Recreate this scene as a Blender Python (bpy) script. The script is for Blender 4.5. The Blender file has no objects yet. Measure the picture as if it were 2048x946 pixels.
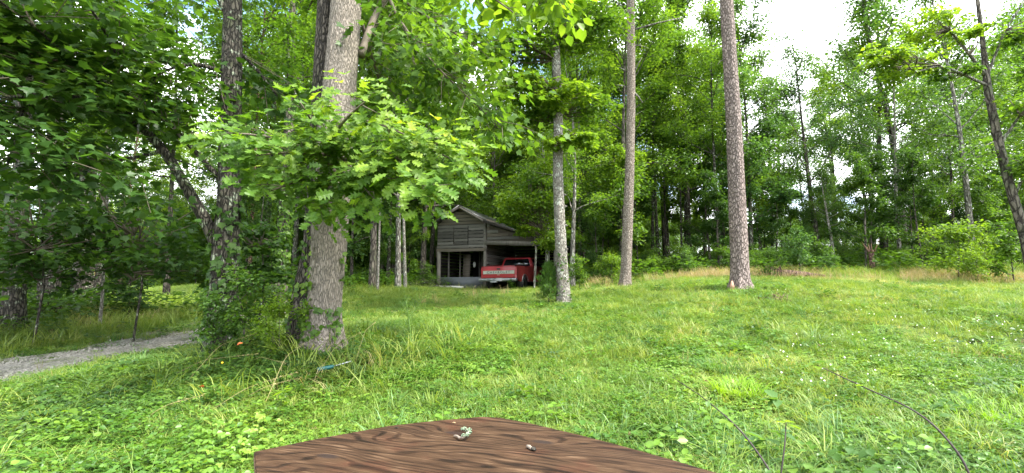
import bpy, bmesh, math, random
import numpy as np
from mathutils import Vector, Matrix, Euler
S = bpy.context.scene
COL = S.collection
R = math.radians
rs = np.random.RandomState

# ------------------------------------------------------------------ camera
F_PX = 900.0                      # focal length in photograph pixels (2048 wide)
PITCH = R(5.5)
CAM = np.array([0.0, 0.0, 1.25])
cam_d = bpy.data.cameras.new('camera')
cam_d.sensor_width = 36.0
cam_d.lens = 36.0 * F_PX / 2048.0
cam_d.clip_start = 0.05
cam_d.clip_end = 2000
cam = bpy.data.objects.new('camera', cam_d)
COL.objects.link(cam)
cam.location = CAM
cam.rotation_euler = (math.pi / 2 + PITCH, 0, 0)
S.camera = cam

# ------------------------------------------------------------------ sky, sun, exposure
SUN_EL, SUN_AZ = R(58), R(112)    # azimuth from +Y clockwise: behind the camera, to the right
W = bpy.data.worlds.new('World'); S.world = W; W.use_nodes = True
nt = W.node_tree; nt.nodes.clear()
def N(nt, t, **kw):
    n = nt.nodes.new(t)
    for k, v in kw.items():
        setattr(n, k, v)
    return n
out = N(nt, 'ShaderNodeOutputWorld'); bg = N(nt, 'ShaderNodeBackground')
sky = N(nt, 'ShaderNodeTexSky', sky_type='NISHITA', sun_disc=False)
sky.sun_elevation = SUN_EL; sky.sun_rotation = SUN_AZ
tc = N(nt, 'ShaderNodeTexCoord')
no = N(nt, 'ShaderNodeTexNoise'); no.inputs['Scale'].default_value = 3.2; no.inputs['Detail'].default_value = 6
mp = N(nt, 'ShaderNodeMapping'); mp.inputs['Scale'].default_value = (1, 1, 2.2)
rp = N(nt, 'ShaderNodeMapRange'); rp.inputs['From Min'].default_value = 0.40; rp.inputs['From Max'].default_value = 0.50
sc = N(nt, 'ShaderNodeMix', data_type='RGBA', blend_type='MIX')
cl = N(nt, 'ShaderNodeMix', data_type='RGBA')
no2 = N(nt, 'ShaderNodeTexNoise'); no2.inputs['Scale'].default_value = 2.0
cl.inputs[6].default_value = (6.2, 6.4, 7.0, 1); cl.inputs[7].default_value = (9.4, 9.4, 9.5, 1)
L = nt.links.new
L(tc.outputs['Generated'], mp.inputs[0]); L(mp.outputs[0], no.inputs['Vector']); L(mp.outputs[0], no2.inputs['Vector'])
L(no.outputs['Fac'], rp.inputs['Value']); L(no2.outputs['Fac'], cl.inputs[0])
L(rp.outputs[0], sc.inputs[0]); L(sky.outputs[0], sc.inputs[6]); L(cl.outputs[2], sc.inputs[7])
L(sc.outputs[2], bg.inputs['Color']); bg.inputs['Strength'].default_value = 0.15
L(bg.outputs[0], out.inputs[0])
sun_d = bpy.data.lights.new('sun', 'SUN'); sun_d.energy = 3.2; sun_d.angle = R(12); sun_d.color = (1.0, 0.96, 0.88)
sun = bpy.data.objects.new('sun', sun_d); COL.objects.link(sun)
sun.rotation_euler = (math.pi / 2 - SUN_EL, 0, math.pi - SUN_AZ)
sv = Vector((math.sin(SUN_AZ) * math.cos(SUN_EL), math.cos(SUN_AZ) * math.cos(SUN_EL), math.sin(SUN_EL)))
sun.rotation_euler = sv.to_track_quat('Z', 'Y').to_euler()
S.view_settings.view_transform = 'Standard'; S.view_settings.look = 'None'
S.view_settings.exposure = 2.28; S.view_settings.gamma = 1.0
S.cycles.max_bounces = 9; S.cycles.diffuse_bounces = 6; S.cycles.transmission_bounces = 6; S.cycles.glossy_bounces = 2
S.cycles.caustics_reflective = False; S.cycles.caustics_refractive = False
S.cycles.use_denoising = True

# ------------------------------------------------------------------ pixel -> place helpers
cp, sp_ = math.cos(PITCH), math.sin(PITCH)
def ray(px, py):
    u = (px - 1024) / F_PX; v = (473 - py) / F_PX
    return np.array([u, cp - sp_ * v, sp_ + cp * v])
def P(px, py, Y):
    d = ray(px, py); return CAM + d * (Y / d[1])
def PZ(px, py, z):
    d = ray(px, py); return CAM + d * ((z - CAM[2]) / d[2])

# ------------------------------------------------------------------ terrain height
ctl = [(650, 703, 5.8), (440, 712, 6.9), (1130, 608, 11.5), (1250, 575, 14), (1480, 577, 11), (2040, 577, 13),
       (1024, 714, 6.0), (1500, 700, 6.3), (1900, 700, 6.6), (1024, 935, 3.0), (1700, 935, 3.0), (300, 940, 3.0), (100, 850, 4.2),
       (150, 716, 7.8), (350, 692, 9.1), (0, 745, 6.5), (30, 662, 9.8), (95, 634, 12), (165, 620, 14), (250, 603, 22), (0, 592, 32),
       (575, 602, 15.5), (745, 582, 18), (920, 578, 24.2), (1010, 584, 21.5), (820, 577, 21), (1090, 577, 22), (840, 567, 28),
       (1545, 556, 15), (1670, 530, 22), (1305, 546, 25), (1950, 520, 22), (1780, 530, 21), (2300, 560, 16), (500, 575, 28), (1240, 640, 8.5), (1750, 600, 9.5)]
cx = []; cz = []
for a in ctl:
    p = P(*a); cx.append(p[:2]); cz.append(p[2])
for q in [(0, 0, 0), (0, -3, -.1), (-3, 0, -.15), (3, 0, 0), (-12, 0, -.3), (12, 0, .3), (0, -60, -2), (-60, -30, -1), (60, -30, 0),
          (-60, 60, 1), (60, 60, 4.5), (0, 70, 3.2), (-30, 50, .6), (30, 50, 3.6), (0, 45, 2.2), (14, 40, 2.8), (-90, 0, 0), (90, 0, 2), (0, 120, 4.5), (-80, 110, 2), (90, 110, 6)]:
    cx.append(q[:2]); cz.append(q[2])
cx = np.array(cx, float); cz = np.array(cz, float)
def tps(d2):
    return 0.5 * d2 * np.log(d2 + 1e-9)
def fit_tps():
    n = len(cx)
    K = tps(((cx[:, None] - cx[None]) ** 2).sum(-1)) + np.eye(n) * 0.6
    Pm = np.hstack([np.ones((n, 1)), cx]); A = np.zeros((n + 3, n + 3))
    A[:n, :n] = K; A[:n, n:] = Pm; A[n:, :n] = Pm.T
    return np.linalg.solve(A, np.concatenate([cz, np.zeros(3)]))
WT = fit_tps()
def hgt(x, y):
    x = np.atleast_1d(np.asarray(x, float)); y = np.atleast_1d(np.asarray(y, float))
    r = np.hypot(x, y); k = np.minimum(1, 115 / np.maximum(r, 1e-6)); X = x * k; Y = y * k
    o = np.zeros(x.shape); n = len(cx)
    fx, fy = X.ravel(), Y.ravel()
    res = WT[n] + WT[n + 1] * fx + WT[n + 2] * fy
    for i in range(n):
        res = res + WT[i] * tps((fx - cx[i, 0]) ** 2 + (fy - cx[i, 1]) ** 2)
    near = np.clip(1 - np.hypot(fx, fy) / 60, 0, 1)
    res = res + near * (0.03 * np.sin(fx * 1.9 + 1.3 * np.sin(fy * .7)) * np.cos(fy * 1.6 + fx * .5) + 0.012 * np.sin(fx * 5.1) * np.sin(fy * 4.3))
    return res.reshape(x.shape)
def h1(x, y):
    return float(hgt(x, y)[0])

# ------------------------------------------------------------------ mesh helpers
def mesh_np(name, V, Fc, mats, smooth=False, attr=None, mat_idx=None):
    """V (n,3); Fc: array (m,k) or list of such arrays."""
    if not isinstance(Fc, (list, tuple)): Fc = [Fc]
    Fc = [np.asarray(f, np.int32) for f in Fc if len(f)]
    me = bpy.data.meshes.new(name)
    V = np.asarray(V, np.float32)
    me.vertices.add(len(V)); me.vertices.foreach_set('co', V.ravel())
    loops = np.concatenate([f.ravel() for f in Fc]); tot = np.concatenate([np.full(len(f), f.shape[1], np.int32) for f in Fc])
    start = np.concatenate([[0], np.cumsum(tot)[:-1]]).astype(np.int32)
    me.loops.add(len(loops)); me.loops.foreach_set('vertex_index', loops)
    me.polygons.add(len(tot)); me.polygons.foreach_set('loop_start', start); me.polygons.foreach_set('loop_total', tot)
    if smooth: me.polygons.foreach_set('use_smooth', np.ones(len(tot), bool))
    if mat_idx is not None: me.polygons.foreach_set('material_index', np.asarray(mat_idx, np.int32))
    for m in (mats if isinstance(mats, (list, tuple)) else [mats]): me.materials.append(m)
    if attr is not None:
        a = me.attributes.new('rnd', 'FLOAT', 'POINT'); a.data.foreach_set('value', np.asarray(attr, np.float32))
    me.update(calc_edges=True)
    return me
def link(name, me, parent=None, loc=None, rot=None, scl=None):
    o = bpy.data.objects.new(name, me); COL.objects.link(o)
    if parent is not None: o.parent = parent
    if loc is not None: o.location = loc
    if rot is not None: o.rotation_euler = rot
    if scl is not None: o.scale = scl if hasattr(scl, '__len__') else (scl,) * 3
    return o
def tag(o, label=None, cat=None, group=None, kind=None):
    if label: o['label'] = label
    if cat: o['category'] = cat
    if group: o['group'] = group
    if kind: o['kind'] = kind
    return o
def empty(name, loc, label, cat, group=None, rotz=0):
    o = link(name, None, loc=loc, rot=(0, 0, rotz)); o.empty_display_size = .2
    return tag(o, label, cat, group)
class MB:
    """collects pieces into one mesh"""
    def __init__(s): s.V = []; s.Q = []; s.T = []; s.n = 0; s.A = []
    def add(s, V, Q=None, T=None, a=None):
        V = np.asarray(V, float)
        if Q is not None and len(Q): s.Q.append(np.asarray(Q, int) + s.n)
        if T is not None and len(T): s.T.append(np.asarray(T, int) + s.n)
        s.V.append(V); s.n += len(V)
        s.A.append(np.full(len(V), 0.5) if a is None else (np.asarray(a, float) if hasattr(a, '__len__') else np.full(len(V), float(a))))
        return s
    def mesh(s, name, mats, smooth=False, attr=False):
        F = []
        if s.Q: F.append(np.concatenate(s.Q))
        if s.T: F.append(np.concatenate(s.T))
        return mesh_np(name, np.concatenate(s.V), F, mats, smooth, np.concatenate(s.A) if attr else None)
    def tube(s, pts, rad, n=6, cap=False, wob=None, a=None):
        pts = np.asarray(pts, float); rad = np.broadcast_to(np.asarray(rad, float), (len(pts),))
        T = np.gradient(pts, axis=0); T /= np.linalg.norm(T, axis=1)[:, None] + 1e-9
        up = np.array([0, 0, 1.0]) if abs(T[0][2]) < .9 else np.array([1.0, 0, 0])
        U = np.cross(T, up); U /= np.linalg.norm(U, axis=1)[:, None] + 1e-9; Wd = np.cross(U, T)
        an = np.arange(n) * 2 * math.pi / n
        r = rad[:, None] * (np.ones((len(pts), n)) if wob is None else wob)
        V = pts[:, None] + r[..., None] * (np.cos(an)[None, :, None] * U[:, None] + np.sin(an)[None, :, None] * Wd[:, None])
        V = V.reshape(-1, 3)
        i = np.arange(len(pts) - 1)[:, None] * n; j = np.arange(n)[None]; k = (j + 1) % n
        Q = np.stack([i + j, i + k, i + n + k, i + n + j], -1).reshape(-1, 4)
        Tt = None
        if cap:
            V = np.vstack([V, pts[0], pts[-1]]); e = len(pts) * n; j = np.arange(n); k = (j + 1) % n
            Tt = np.vstack([np.stack([k, j, np.full(n, e)], -1), np.stack([e - n + j, e - n + k, np.full(n, e + 1)], -1)])
        return s.add(V, Q, Tt, a)
    def box(s, c, d, rot=None, a=None):
        x, y, z = [q / 2 for q in d]
        V = np.array([(-x, -y, -z), (x, -y, -z), (x, y, -z), (-x, y, -z), (-x, -y, z), (x, -y, z), (x, y, z), (-x, y, z)])
        if rot is not None: V = V @ np.array(Euler(rot).to_matrix()).T
        return s.add(V + np.asarray(c), [(0, 3, 2, 1), (4, 5, 6, 7), (0, 1, 5, 4), (1, 2, 6, 5), (2, 3, 7, 6), (3, 0, 4, 7)], a=a)

# leaf outlines: (verts, tris); y runs along the leaf
SH = {}
SH['diamond'] = (np.array([(0, 0, 0), (-.30, .45, .07), (0, 1, -.08), (.30, .45, .07)]), np.array([(0, 3, 2), (0, 2, 1)]))
SH['oval'] = (np.array([(0, 0, 0), (-.26, .3, .06), (-.24, .65, .04), (0, 1, -.12), (.24, .65, .04), (.26, .3, .06)]), np.array([(0, 5, 4), (0, 4, 3), (0, 3, 2), (0, 2, 1)]))
def _maple():
    o = [(0, 0), (.18, -.03), (.42, .06), (.36, .22), (.55, .45), (.3, .45), (.22, .62), (.12, .6), (0, 1)]
    pts = o + [(-x, y) for x, y in o[-2:0:-1]]
    V = np.array([(0, .3, -.03)] + [(x, y, .08 * abs(x) - .12 * y * y) for x, y in pts]); n = len(pts)
    return V, np.array([(0, 1 + i, 1 + (i + 1) % n) for i in range(n)])
SH['maple'] = _maple()
def _comp(k=5):
    V = []; T = []; v0, t0 = SH['diamond']
    for i, (a, y, s) in enumerate([(0, .45, .55), (55, .42, .45), (-55, .42, .45), (75, .15, .38), (-75, .15, .38)][:k]):
        c, q = math.cos(R(a)), math.sin(R(a)); M = np.array([[c, -q, 0], [q, c, 0], [0, 0, 1]])
        T.append(t0 + len(V) * 4); V.append((v0 * s * np.array([.9, 1, 1])) @ M.T + np.array([0, y, -.03 * i]))
    return np.concatenate(V), np.concatenate(T)
SH['comp'] = _comp()
def oak_leaf(seed):
    g = rs(seed)
    o = [(.012, 0), (.03, .10), (.15, .17), (.19, .24), (.08, .30), (.24, .38), (.30, .46), (.11, .50), (.29, .60), (.34, .68), (.14, .70), (.22, .82), (.20, .90), (.07, .88), (0.0, 1.0)]
    V = []; Q = []
    for sd in (1, -1):
        b = len(V); c = g.uniform(.1, .3); w = g.uniform(.85, 1.15)
        for x, y in o:
            xx = x * w * (1 + g.uniform(-.15, .15)); yy = y + g.uniform(-.015, .015) * (x > .05)
            V += [(0, y, -.16 * y * y), (sd * xx, yy, c * xx - .16 * y * y + (.03 * math.sin(y * 20) if x > .1 else 0))]
        for i in range(len(o) - 1):
            q = (b + 2 * i, b + 2 * i + 1, b + 2 * i + 3, b + 2 * i + 2); Q.append(q if sd > 0 else q[::-1])
    return np.array(V), np.array(Q)

def leaves(mb, C, D, Nn, size, shape, g, width=1.0):
    """append leaves at C (n,3) pointing along D with normals about Nn"""
    V0, T0 = SH[shape]; n = len(C)
    if n == 0: return
    D = D / (np.linalg.norm(D, axis=1)[:, None] + 1e-9)
    X = np.cross(D, Nn); X /= np.linalg.norm(X, axis=1)[:, None] + 1e-9
    Z = np.cross(X, D); s = np.broadcast_to(np.asarray(size, float), (n,))
    V = C[:, None] + s[:, None, None] * (V0[None, :, 0:1] * width * X[:, None] + V0[None, :, 1:2] * D[:, None] + V0[None, :, 2:3] * Z[:, None])
    T = (T0[None] + (np.arange(n) * len(V0))[:, None, None]).reshape(-1, 3)
    mb.add(V.reshape(-1, 3), T=T, a=np.repeat(g.rand(n), len(V0)))

# ------------------------------------------------------------------ materials
def newmat(name):
    m = bpy.data.materials.new(name); m.use_nodes = True; m.node_tree.nodes.clear(); return m, m.node_tree
def ramp(nt, stops):
    r = N(nt, 'ShaderNodeValToRGB'); e = r.color_ramp.elements
    while len(e) < len(stops): e.new(.5)
    for i, (p, c) in enumerate(stops):
        e[i].position = p; e[i].color = (c[0], c[1], c[2], 1)
    return r
def leafmat(name, stops, trans=.45, rough=.45, tcol=(1.3, 1.25, .5), use_attr=True, spec=.35, big=.35):
    m, nt = newmat(name); L = nt.links.new
    o = N(nt, 'ShaderNodeOutputMaterial'); p = N(nt, 'ShaderNodeBsdfPrincipled'); t = N(nt, 'ShaderNodeBsdfTranslucent'); mx = N(nt, 'ShaderNodeMixShader')
    geo = N(nt, 'ShaderNodeNewGeometry'); oi = N(nt, 'ShaderNodeObjectInfo')
    nz = N(nt, 'ShaderNodeTexNoise'); nz.inputs['Scale'].default_value = big; nz.inputs['Detail'].default_value = 3
    L(geo.outputs['Position'], nz.inputs['Vector'])
    a1 = N(nt, 'ShaderNodeMath', operation='MULTIPLY_ADD'); a2 = N(nt, 'ShaderNodeMath', operation='MULTIPLY_ADD')
    if use_attr:
        at = N(nt, 'ShaderNodeAttribute', attribute_name='rnd'); L(at.outputs['Fac'], a1.inputs[0])
        a1.inputs[1].default_value = .5; L(oi.outputs['Random'], a2.inputs[0]); a2.inputs[1].default_value = .25
    else:
        L(oi.outputs['Random'], a1.inputs[0]); a1.inputs[1].default_value = .6; a2.inputs[0].default_value = .5; a2.inputs[1].default_value = .25
    mr = N(nt, 'ShaderNodeMapRange'); mr.inputs['From Min'].default_value = .3; mr.inputs['From Max'].default_value = .7
    mr.inputs['To Min'].default_value = -.16; mr.inputs['To Max'].default_value = .38
    L(nz.outputs['Fac'], mr.inputs['Value']); L(mr.outputs[0], a1.inputs[2]); L(a1.outputs[0], a2.inputs[2])
    r = ramp(nt, stops); L(a2.outputs[0], r.inputs[0])
    L(r.outputs[0], p.inputs['Base Color']); p.inputs['Roughness'].default_value = rough; p.inputs['Specular IOR Level'].default_value = spec
    tm = N(nt, 'ShaderNodeVectorMath', operation='MULTIPLY'); tm.inputs[1].default_value = tcol
    L(r.outputs[0], tm.inputs[0]); L(tm.outputs[0], t.inputs['Color'])
    mx.inputs[0].default_value = trans
    L(p.outputs[0], mx.inputs[1]); L(t.outputs[0], mx.inputs[2]); L(mx.outputs[0], o.inputs[0])
    return m
G_DK, G_MD, G_LT, G_YL = (.018, .060, .012), (.034, .105, .016), (.068, .17, .022), (.13, .25, .026)
M = {}
M['leaf_forest'] = leafmat('leaf_forest', [(0, (.034, .082, .014)), (.4, (.070, .150, .019)), (.75, (.125, .225, .025)), (1, (.20, .30, .03))], trans=.58)
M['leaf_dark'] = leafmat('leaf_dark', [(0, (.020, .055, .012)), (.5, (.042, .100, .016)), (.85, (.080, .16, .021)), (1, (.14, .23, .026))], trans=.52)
M['leaf_bright'] = leafmat('leaf_bright', [(0, (.065, .14, .018)), (.5, (.13, .23, .022)), (.9, (.20, .30, .028)), (1, (.27, .35, .035))], trans=.6)
M['leaf_oak'] = leafmat('leaf_oak', [(0, (.060, .14, .016)), (.5, (.115, .215, .022)), (.85, (.19, .29, .026)), (1, (.29, .36, .030))], trans=.5, rough=.5, use_attr=False, spec=.35, big=1.6)
M['leaf_oak_small'] = leafmat('leaf_oak_small', [(0, (.050, .12, .015)), (.5, (.095, .19, .020)), (.85, (.16, .26, .025)), (1, (.24, .33, .030))], trans=.5, rough=.5, spec=.35, big=1.6)
M['leaf_cool'] = leafmat('leaf_cool', [(0, (.034, .085, .026)), (.5, (.066, .145, .036)), (.9, (.11, .20, .046)), (1, (.16, .26, .05))], trans=.5)
M['needle'] = leafmat('needle', [(0, (.05, .12, .02)), (1, (.12, .23, .03))], trans=.35)
M['grass'] = leafmat('grass_blade', [(0, (.048, .090, .018)), (.35, (.115, .190, .030)), (.7, (.205, .275, .050)), (.9, (.29, .325, .09)), (1, (.38, .32, .16))], trans=.4, use_attr=False, big=.55, rough=.5)
M['grass_cool'] = leafmat('grass_cool', [(0, (.050, .115, .030)), (.5, (.095, .20, .050)), (1, (.17, .28, .080))], trans=.4, use_attr=False, big=.5)
M['grass_meadow_sun_toned'] = leafmat('grass_meadow_sun_toned', [(0, (.14, .24, .04)), (.5, (.24, .36, .07)), (1, (.36, .44, .13))], trans=.45, use_attr=False, big=.3)  # sunlight of the clearing painted in as a brighter blade colour
M['grass_lush'] = leafmat('grass_lush', [(0, (.075, .19, .012)), (.5, (.14, .29, .018)), (1, (.24, .38, .03))], trans=.45, use_attr=False, big=.8)
M['clover'] = leafmat('clover', [(0, (.028, .080, .012)), (.45, (.065, .150, .018)), (.8, (.120, .225, .026)), (1, (.21, .32, .045))], trans=.4, use_attr=False, big=.8, rough=.4)
M['vine'] = leafmat('vine_leaf_shade_toned', [(0, (.022, .058, .012)), (.5, (.048, .110, .018)), (.85, (.085, .16, .024)), (1, (.17, .26, .03))], trans=.35, use_attr=False, big=.9, rough=.45)  # shade under the left trees is painted into this darker leaf colour
M['straw'] = leafmat('straw', [(0, (.17, .19, .06)), (.5, (.32, .25, .12)), (1, (.42, .29, .17))], trans=.3, use_attr=False, big=.6, rough=.7)
M['dry_twig'] = leafmat('dry_twig', [(0, (.2, .17, .07)), (1, (.4, .33, .15))], trans=.1, rough=.8)

def solid(name, col, rough=.6, metal=0.0, noise=0.0, nscale=8, spec=.5, coat=0.0, bump=0.0, bscale=40):
    m, nt = newmat(name); L = nt.links.new
    o = N(nt, 'ShaderNodeOutputMaterial'); p = N(nt, 'ShaderNodeBsdfPrincipled'); L(p.outputs[0], o.inputs[0])
    p.inputs['Base Color'].default_value = (*col, 1); p.inputs['Roughness'].default_value = rough; p.inputs['Metallic'].default_value = metal
    p.inputs['Specular IOR Level'].default_value = spec; p.inputs['Coat Weight'].default_value = coat
    tcn = N(nt, 'ShaderNodeTexCoord')
    if noise:
        nz = N(nt, 'ShaderNodeTexNoise'); nz.inputs['Scale'].default_value = nscale; nz.inputs['Detail'].default_value = 5; L(tcn.outputs['Object'], nz.inputs['Vector'])
        r = ramp(nt, [(.3, [c * (1 - noise) for c in col]), (.7, [min(1, c * (1 + noise)) for c in col])]); L(nz.outputs['Fac'], r.inputs[0]); L(r.outputs[0], p.inputs['Base Color'])
    if bump:
        nb = N(nt, 'ShaderNodeTexNoise'); nb.inputs['Scale'].default_value = bscale; L(tcn.outputs['Object'], nb.inputs['Vector'])
        b = N(nt, 'ShaderNodeBump'); b.inputs['Strength'].default_value = bump; b.inputs['Distance'].default_value = .02; L(nb.outputs['Fac'], b.inputs['Height']); L(b.outputs[0], p.inputs['Normal'])
    return m
def barkmat(name, c0, c1, crack, scale=(14, 14, 3.2), vor=1.0, lichen=None, moss=None, bump=1.0, dist=.03):
    m, nt = newmat(name); L = nt.links.new
    o = N(nt, 'ShaderNodeOutputMaterial'); p = N(nt, 'ShaderNodeBsdfPrincipled'); L(p.outputs[0], o.inputs[0]); p.inputs['Roughness'].default_value = .9; p.inputs['Specular IOR Level'].default_value = .2
    g = N(nt, 'ShaderNodeNewGeometry'); mp = N(nt, 'ShaderNodeMapping'); mp.inputs['Scale'].default_value = scale; L(g.outputs['Position'], mp.inputs[0])
    nz = N(nt, 'ShaderNodeTexNoise'); nz.inputs['Scale'].default_value = .8; nz.inputs['Detail'].default_value = 4; L(mp.outputs[0], nz.inputs['Vector'])
    ad = N(nt, 'ShaderNodeVectorMath', operation='MULTIPLY_ADD'); ad.inputs[1].default_value = (1.3, 1.3, 1.3); L(nz.outputs['Color'], ad.inputs[0]); L(mp.outputs[0], ad.inputs[2])
    v = N(nt, 'ShaderNodeTexVoronoi', feature='DISTANCE_TO_EDGE'); v.inputs['Scale'].default_value = vor; L(ad.outputs[0], v.inputs['Vector'])
    v2 = N(nt, 'ShaderNodeTexVoronoi'); v2.inputs['Scale'].default_value = vor; L(ad.outputs[0], v2.inputs['Vector'])
    fine = N(nt, 'ShaderNodeTexNoise'); fine.inputs['Scale'].default_value = 3.5; fine.inputs['Detail'].default_value = 6; L(mp.outputs[0], fine.inputs['Vector'])
    cr = N(nt, 'ShaderNodeMapRange'); cr.inputs['From Min'].default_value = 0; cr.inputs['From Max'].default_value = .22; L(v.outputs['Distance'], cr.inputs['Value'])
    base = N(nt, 'ShaderNodeMix', data_type='RGBA'); base.inputs[6].default_value = (*c0, 1); base.inputs[7].default_value = (*c1, 1)
    av = N(nt, 'ShaderNodeMath', operation='MULTIPLY_ADD'); av.inputs[1].default_value = .28; L(v2.outputs['Color'], av.inputs[0]); 
    fm = N(nt, 'ShaderNodeMath', operation='MULTIPLY_ADD'); fm.inputs[1].default_value = 1.4; fm.inputs[2].default_value = -.38; L(fine.outputs['Fac'], fm.inputs[0]); L(fm.outputs[0], av.inputs[2]); L(av.outputs[0], base.inputs[0])
    col = base.outputs[2]
    def overlay(col, c, sc, lo, hi):
        q = N(nt, 'ShaderNodeTexNoise'); q.inputs['Scale'].default_value = sc; q.inputs['Detail'].default_value = 5; L(g.outputs['Position'], q.inputs['Vector'])
        mr = N(nt, 'ShaderNodeMapRange'); mr.inputs['From Min'].default_value = lo; mr.inputs['From Max'].default_value = hi; L(q.outputs['Fac'], mr.inputs['Value'])
        k = N(nt, 'ShaderNodeMix', data_type='RGBA'); k.inputs[7].default_value = (*c, 1); L(mr.outputs[0], k.inputs[0]); L(col, k.inputs[6]); return k.outputs[2]
    if moss: col = overlay(col, moss, 1.7, .52, .72)
    if lichen: col = overlay(col, lichen, 7, .56, .62)
    cm = N(nt, 'ShaderNodeMix', data_type='RGBA'); cm.inputs[6].default_value = (*crack, 1); L(cr.outputs[0], cm.inputs[0]); L(col, cm.inputs[7])
    L(cm.outputs[2], p.inputs['Base Color'])
    hs = N(nt, 'ShaderNodeMath', operation='MULTIPLY_ADD'); hs.inputs[1].default_value = .35; L(fine.outputs['Fac'], hs.inputs[0]); L(cr.outputs[0], hs.inputs[2])
    b = N(nt, 'ShaderNodeBump'); b.inputs['Strength'].default_value = bump; b.inputs['Distance'].default_value = dist; L(hs.outputs[0], b.inputs['Height']); L(b.outputs[0], p.inputs['Normal'])
    return m
M['bark_oak'] = barkmat('bark_oak', (.20, .165, .13), (.36, .315, .265), (.105, .09, .074), scale=(62, 62, 9.5), lichen=None, moss=(.23, .205, .17), dist=.02, bump=.8)
M['bark_dark'] = barkmat('bark_dark', (.055, .048, .038), (.13, .115, .09), (.02, .018, .015), scale=(22, 22, 6), lichen=(.30, .33, .24), moss=(.05, .065, .025))
M['bark_darkoak'] = barkmat('bark_darkoak', (.06, .05, .04), (.15, .13, .105), (.02, .018, .015), scale=(26, 26, 6.5), moss=(.05, .065, .025))
M['bark_pine'] = barkmat('bark_pine', (.20, .155, .135), (.34, .28, .255), (.085, .066, .058), scale=(23, 23, 9), lichen=None, moss=(.26, .20, .18))
M['bark_pine2'] = barkmat('bark_pine2', (.24, .20, .16), (.38, .33, .28), (.12, .095, .075), scale=(28, 28, 12), lichen=None, moss=(.27, .225, .18))
M['bark_pale'] = barkmat('bark_pale', (.24, .22, .19), (.44, .42, .36), (.13, .115, .095), scale=(34, 34, 10), lichen=(.50, .52, .44), moss=(.18, .17, .12))
M['bark_forest'] = barkmat('bark_forest', (.08, .068, .055), (.19, .165, .135), (.025, .02, .018), scale=(10, 10, 3), moss=(.05, .07, .03))
M['bark_grey'] = barkmat('bark_grey', (.16, .15, .125), (.32, .30, .26), (.06, .055, .045), scale=(12, 12, 3), lichen=(.40, .42, .35))
M['bark_red'] = barkmat('bark_red', (.16, .095, .07), (.30, .19, .145), (.05, .03, .025), scale=(14, 14, 6))
M['twig'] = solid('twig', (.10, .08, .055), .8)
M['red_wood'] = solid('splintered_wood', (.26, .15, .10), .8, noise=.4, nscale=12)

# ground
def groundmat():
    m, nt = newmat('lawn_soil'); L = nt.links.new
    o = N(nt, 'ShaderNodeOutputMaterial'); p = N(nt, 'ShaderNodeBsdfPrincipled'); L(p.outputs[0], o.inputs[0]); p.inputs['Roughness'].default_value = .95; p.inputs['Specular IOR Level'].default_value = .1
    g = N(nt, 'ShaderNodeNewGeometry')
    n1 = N(nt, 'ShaderNodeTexNoise'); n1.inputs['Scale'].default_value = .5; n1.inputs['Detail'].default_value = 8; L(g.outputs['Position'], n1.inputs['Vector'])
    n2 = N(nt, 'ShaderNodeTexNoise'); n2.inputs['Scale'].default_value = 14; n2.inputs['Detail'].default_value = 6; L(g.outputs['Position'], n2.inputs['Vector'])
    r1 = ramp(nt, [(.3, (.030, .062, .014)), (.5, (.055, .115, .018)), (.7, (.085, .14, .025))]); L(n1.outputs['Fac'], r1.inputs[0])
    r2 = ramp(nt, [(.3, (.025, .022, .010)), (.5, (.06, .065, .020)), (.7, (.13, .10, .05))]); L(n2.outputs['Fac'], r2.inputs[0])
    mx = N(nt, 'ShaderNodeMix', data_type='RGBA'); mx.inputs[0].default_value = .45; L(r1.outputs[0], mx.inputs[6]); L(r2.outputs[0], mx.inputs[7])
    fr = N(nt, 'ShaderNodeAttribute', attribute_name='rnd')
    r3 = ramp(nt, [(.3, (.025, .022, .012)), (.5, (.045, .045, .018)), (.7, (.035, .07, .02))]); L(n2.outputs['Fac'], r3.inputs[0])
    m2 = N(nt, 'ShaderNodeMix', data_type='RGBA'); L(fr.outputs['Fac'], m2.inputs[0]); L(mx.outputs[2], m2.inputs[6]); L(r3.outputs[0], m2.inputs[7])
    L(m2.outputs[2], p.inputs['Base Color'])
    b = N(nt, 'ShaderNodeBump'); b.inputs['Strength'].default_value = .8; b.inputs['Distance'].default_value = .05; L(n2.outputs['Fac'], b.inputs['Height']); L(b.outputs[0], p.inputs['Normal'])
    return m
M['ground'] = groundmat()
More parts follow.
